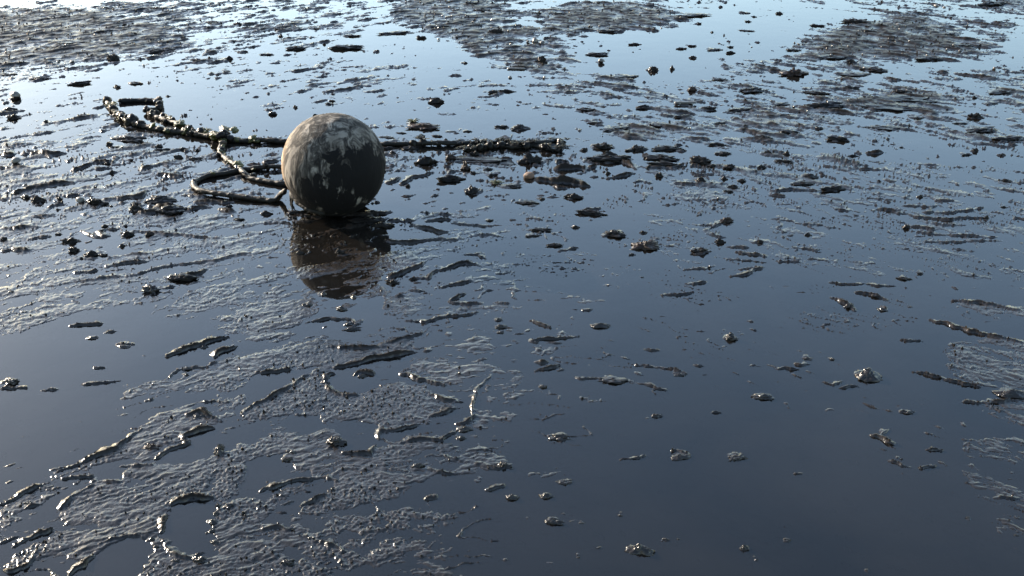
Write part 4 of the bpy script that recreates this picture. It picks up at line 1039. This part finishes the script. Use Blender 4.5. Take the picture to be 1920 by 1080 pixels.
def razor_mesh():
    V, F = [], []
    n, m = 14, 10
    for i in range(n + 1):
        t = i / n
        e = min(1, (min(t, 1 - t) * n + .35)) ** .5
        bend = 0.10 * (t - .5) ** 2
        for j in range(m):
            a = math.pi * j / (m - 1)
            V.append((2 * (t - .5), .16 * math.cos(a) * e + bend, .13 * math.sin(a) * e))
        for j in range(m):
            a = math.pi * (m - 1 - j) / (m - 1)
            V.append((2 * (t - .5), .14 * math.cos(a) * e + bend, .10 * math.sin(a) * e))
    k = 2 * m
    for i in range(n):
        for j in range(k):
            F.append((i * k + j, i * k + (j + 1) % k, (i + 1) * k + (j + 1) % k, (i + 1) * k + j))
    F += [tuple(range(k))[::-1], tuple(range(n * k, (n + 1) * k))]
    return mesh_from('razor', V, F)
RAZOR = razor_mesh(); RAZOR.materials.append(M_SHELL)

G_FAR = 'loose mud clods and shells on the far banks'
def put(kind, px, py, w, h, label=None, group=None, yaw=None, tilt=None, lean=0.0):
    p, t = at(px, py)
    s = t / FPX
    wm, hm = w * s, h * s
    z = max(0.0, min(0.02, ground_z(p.x, p.y)))
    if kind in CLOD:
        me, nm, cat = rnd.choice(CLOD[kind]), 'mud_clod', 'mud clod'
        sx, sy, sz = wm * .52, max(wm * .30, hm * .45), hm * .56
        sx, sz = sx * rnd.uniform(.8, 1.3), sz * rnd.uniform(.65, 1.05)
        if py > 540:
            sz *= .85
        if group:
            k = rnd.uniform(.6, 1.05)
            sx, sy, sz = sx * k, sy * k, sz * k
        zz = z * .5 + sz * .02
    elif kind == 'brown':
        me, nm, cat = rnd.choice(BROWN), 'mud_clod', 'mud clod'
        sx, sy, sz = wm * .5, max(wm * .35, hm * .5), hm * .6
        zz = z * .5 + sz * .15
    elif kind == 'shell':
        me, nm, cat = COCK, 'cockle_shell', 'shell'
        sx = sy = max(wm, hm) * .5
        sz = max(hm * .9, sx * .6)
        zz = z
    elif kind == 'razor':
        me, nm, cat = RAZOR, 'razor_shell', 'shell'
        sx, sy, sz = wm * .5, wm * .55, hm * 3.0
        zz = z
    elif kind == 'stone':
        me, nm, cat = STONE, 'stone', 'stone'
        sx, sy, sz = wm * .5, wm * .42, hm * .5
        zz = sz * .45
    elif kind == 'weed':
        me, nm, cat = rnd.choice(WEEDT), 'seaweed_tuft', 'seaweed'
        sx, sy, sz = wm * .5, wm * .4, hm * .9
        zz = z * .6
    o = bpy.data.objects.new(nm, me)
    o.location = (p.x, p.y, zz)
    o.scale = (sx, sy, sz)
    yw = yaw if yaw is not None else rnd.uniform(-.35, .35) + (math.pi if rnd.random() < .5 else 0)
    if kind == 'shell':
        o.rotation_euler = (tilt if tilt is not None else rnd.uniform(-.5, .5), rnd.uniform(-.4, .4) + lean, rnd.uniform(0, 6.28))
    else:
        o.rotation_euler = (0, lean, yw)
    if kind in CLOD and py > 540:      # fresh mud of the calm foreground, wetter than the drained clods beyond
        o.material_slots[0].link = 'OBJECT'
        o.material_slots[0].material = M_WETCLOD
    link(o)
    tag(o, label, cat, group)
    return o

for k in UNIQUE:
    put(*k[:5], label=k[5])

import re
HEADS = {}
for k in UNIQUE:
    head = re.split(r" (?:at|on|in|with|lying|just|left|right|beside|below|above|between|behind|under|standing|alone|cut|like|of|jutting|close|leaning|among|nearest|straight|to|near|end)\b|,", k[5])[0].strip()
    HEADS.setdefault(head, []).append(k)
MARKS = [(h, v[0][1], v[0][2]) for h, v in HEADS.items() if len(v) == 1 and len(h.split()) >= 2]
MARKS += [('buoy', 626, 380), ('knot of the rope', 422, 262)]
WORD = {'lump': 'rounded', 'slab': 'flat', 'cone': 'peaked', 'jag': 'ragged', 'shell': 'pale'}
items, keys = [], {}
for lab, grp, lst in ZONES:
    for k in lst:
        best = min(MARKS, key=lambda m: (m[1] - k[1]) ** 2 + (2.2 * (m[2] - k[2])) ** 2)
        dx, dy = k[1] - best[1], 2.2 * (k[2] - best[2])
        way = ('right of' if dx > 0 else 'left of') if abs(dx) > abs(dy) else ('in front of' if dy > 0 else 'behind')
        noun = 'shell fragment' if k[0] == 'shell' else 'mud clod'
        key = (WORD[k[0]], noun, way, best[0])
        it = [k, grp, key, dx * dx + dy * dy]
        items.append(it)
        keys.setdefault(key, []).append(it)
NTH = ['nearest', 'second', 'third', 'fourth', 'fifth', 'sixth', 'seventh', 'eighth', 'ninth', 'tenth', 'eleventh', 'twelfth']
for key, its in keys.items():
    its.sort(key=lambda i: i[3])
    for n, it in enumerate(its):
        w, noun, way, mark = key
        it.append(f'small {w} {noun} {way} the {mark}' if len(its) == 1 else f'{NTH[min(n, 11)]} small {w} {noun} going away {way} the {mark}')
for k, grp, key, d2, lab in items:
    put(*k, label=lab, group=grp)

# ------------------------------------------------------------------ crumbs of mud too many to count
def crumbs():
    r = np.random.RandomState(5)
    bm = bmesh.new()
    bmesh.ops.create_icosphere(bm, subdivisions=1, radius=1.0)
    bv = np.array([v.co[:] for v in bm.verts])
    bf = np.array([[v.index for v in f.verts] for f in bm.faces])
    bm.free()
    n = 60000
    ri = r.randint(len(near), len(near) + len(ys), n)
    ci = r.randint(len(side), len(side) + NU, n)
    z = ZG[ri, ci]
    dens = mud.reshape(NR, NC)[ri, ci] * (0.25 + 0.75 * coarse.reshape(NR, NC)[ri, ci])
    ok = (z > 0.001) & (r.rand(n) < dens * 0.9)
    ri, ci, z = ri[ok][:9000], ci[ok][:9000], z[ok][:9000]
    N = len(ri)
    x, y = GX[ri, ci], GY[ri, ci]
    s = (0.0012 + 0.0028 * r.rand(N) ** 2.5) * (0.7 + 0.16 * y)
    sq = 0.6 + 0.5 * r.rand(N, 3)
    jit = 1 + 0.42 * r.randn(N, len(bv), 1)
    V = bv[None] * np.clip(jit, .4, 1.7) * (s[:, None] * sq)[:, None, :] + np.stack([x, y, z + s * .3], -1)[:, None, :]
    F = (bf[None] + (np.arange(N) * len(bv))[:, None, None]).reshape(-1, 3)
    me = bpy.data.meshes.new('mud_crumbs')
    V = V.reshape(-1, 3).astype(np.float32)
    me.vertices.add(len(V)); me.vertices.foreach_set('co', V.ravel())
    me.loops.add(F.size); me.loops.foreach_set('vertex_index', F.ravel().astype(np.int32))
    me.polygons.add(len(F))
    me.polygons.foreach_set('loop_start', np.arange(0, F.size, 3, dtype=np.int32))
    me.polygons.foreach_set('loop_total', np.full(len(F), 3, np.int32))
    me.polygons.foreach_set('use_smooth', np.zeros(len(F), bool))
    me.update(calc_edges=True)
    o = obj('mud_crumbs', me, M_CLOD)
    tag(o, 'countless fine wet mud crumbs strewn over the banks', 'mud crumbs', kind='stuff')
crumbs()
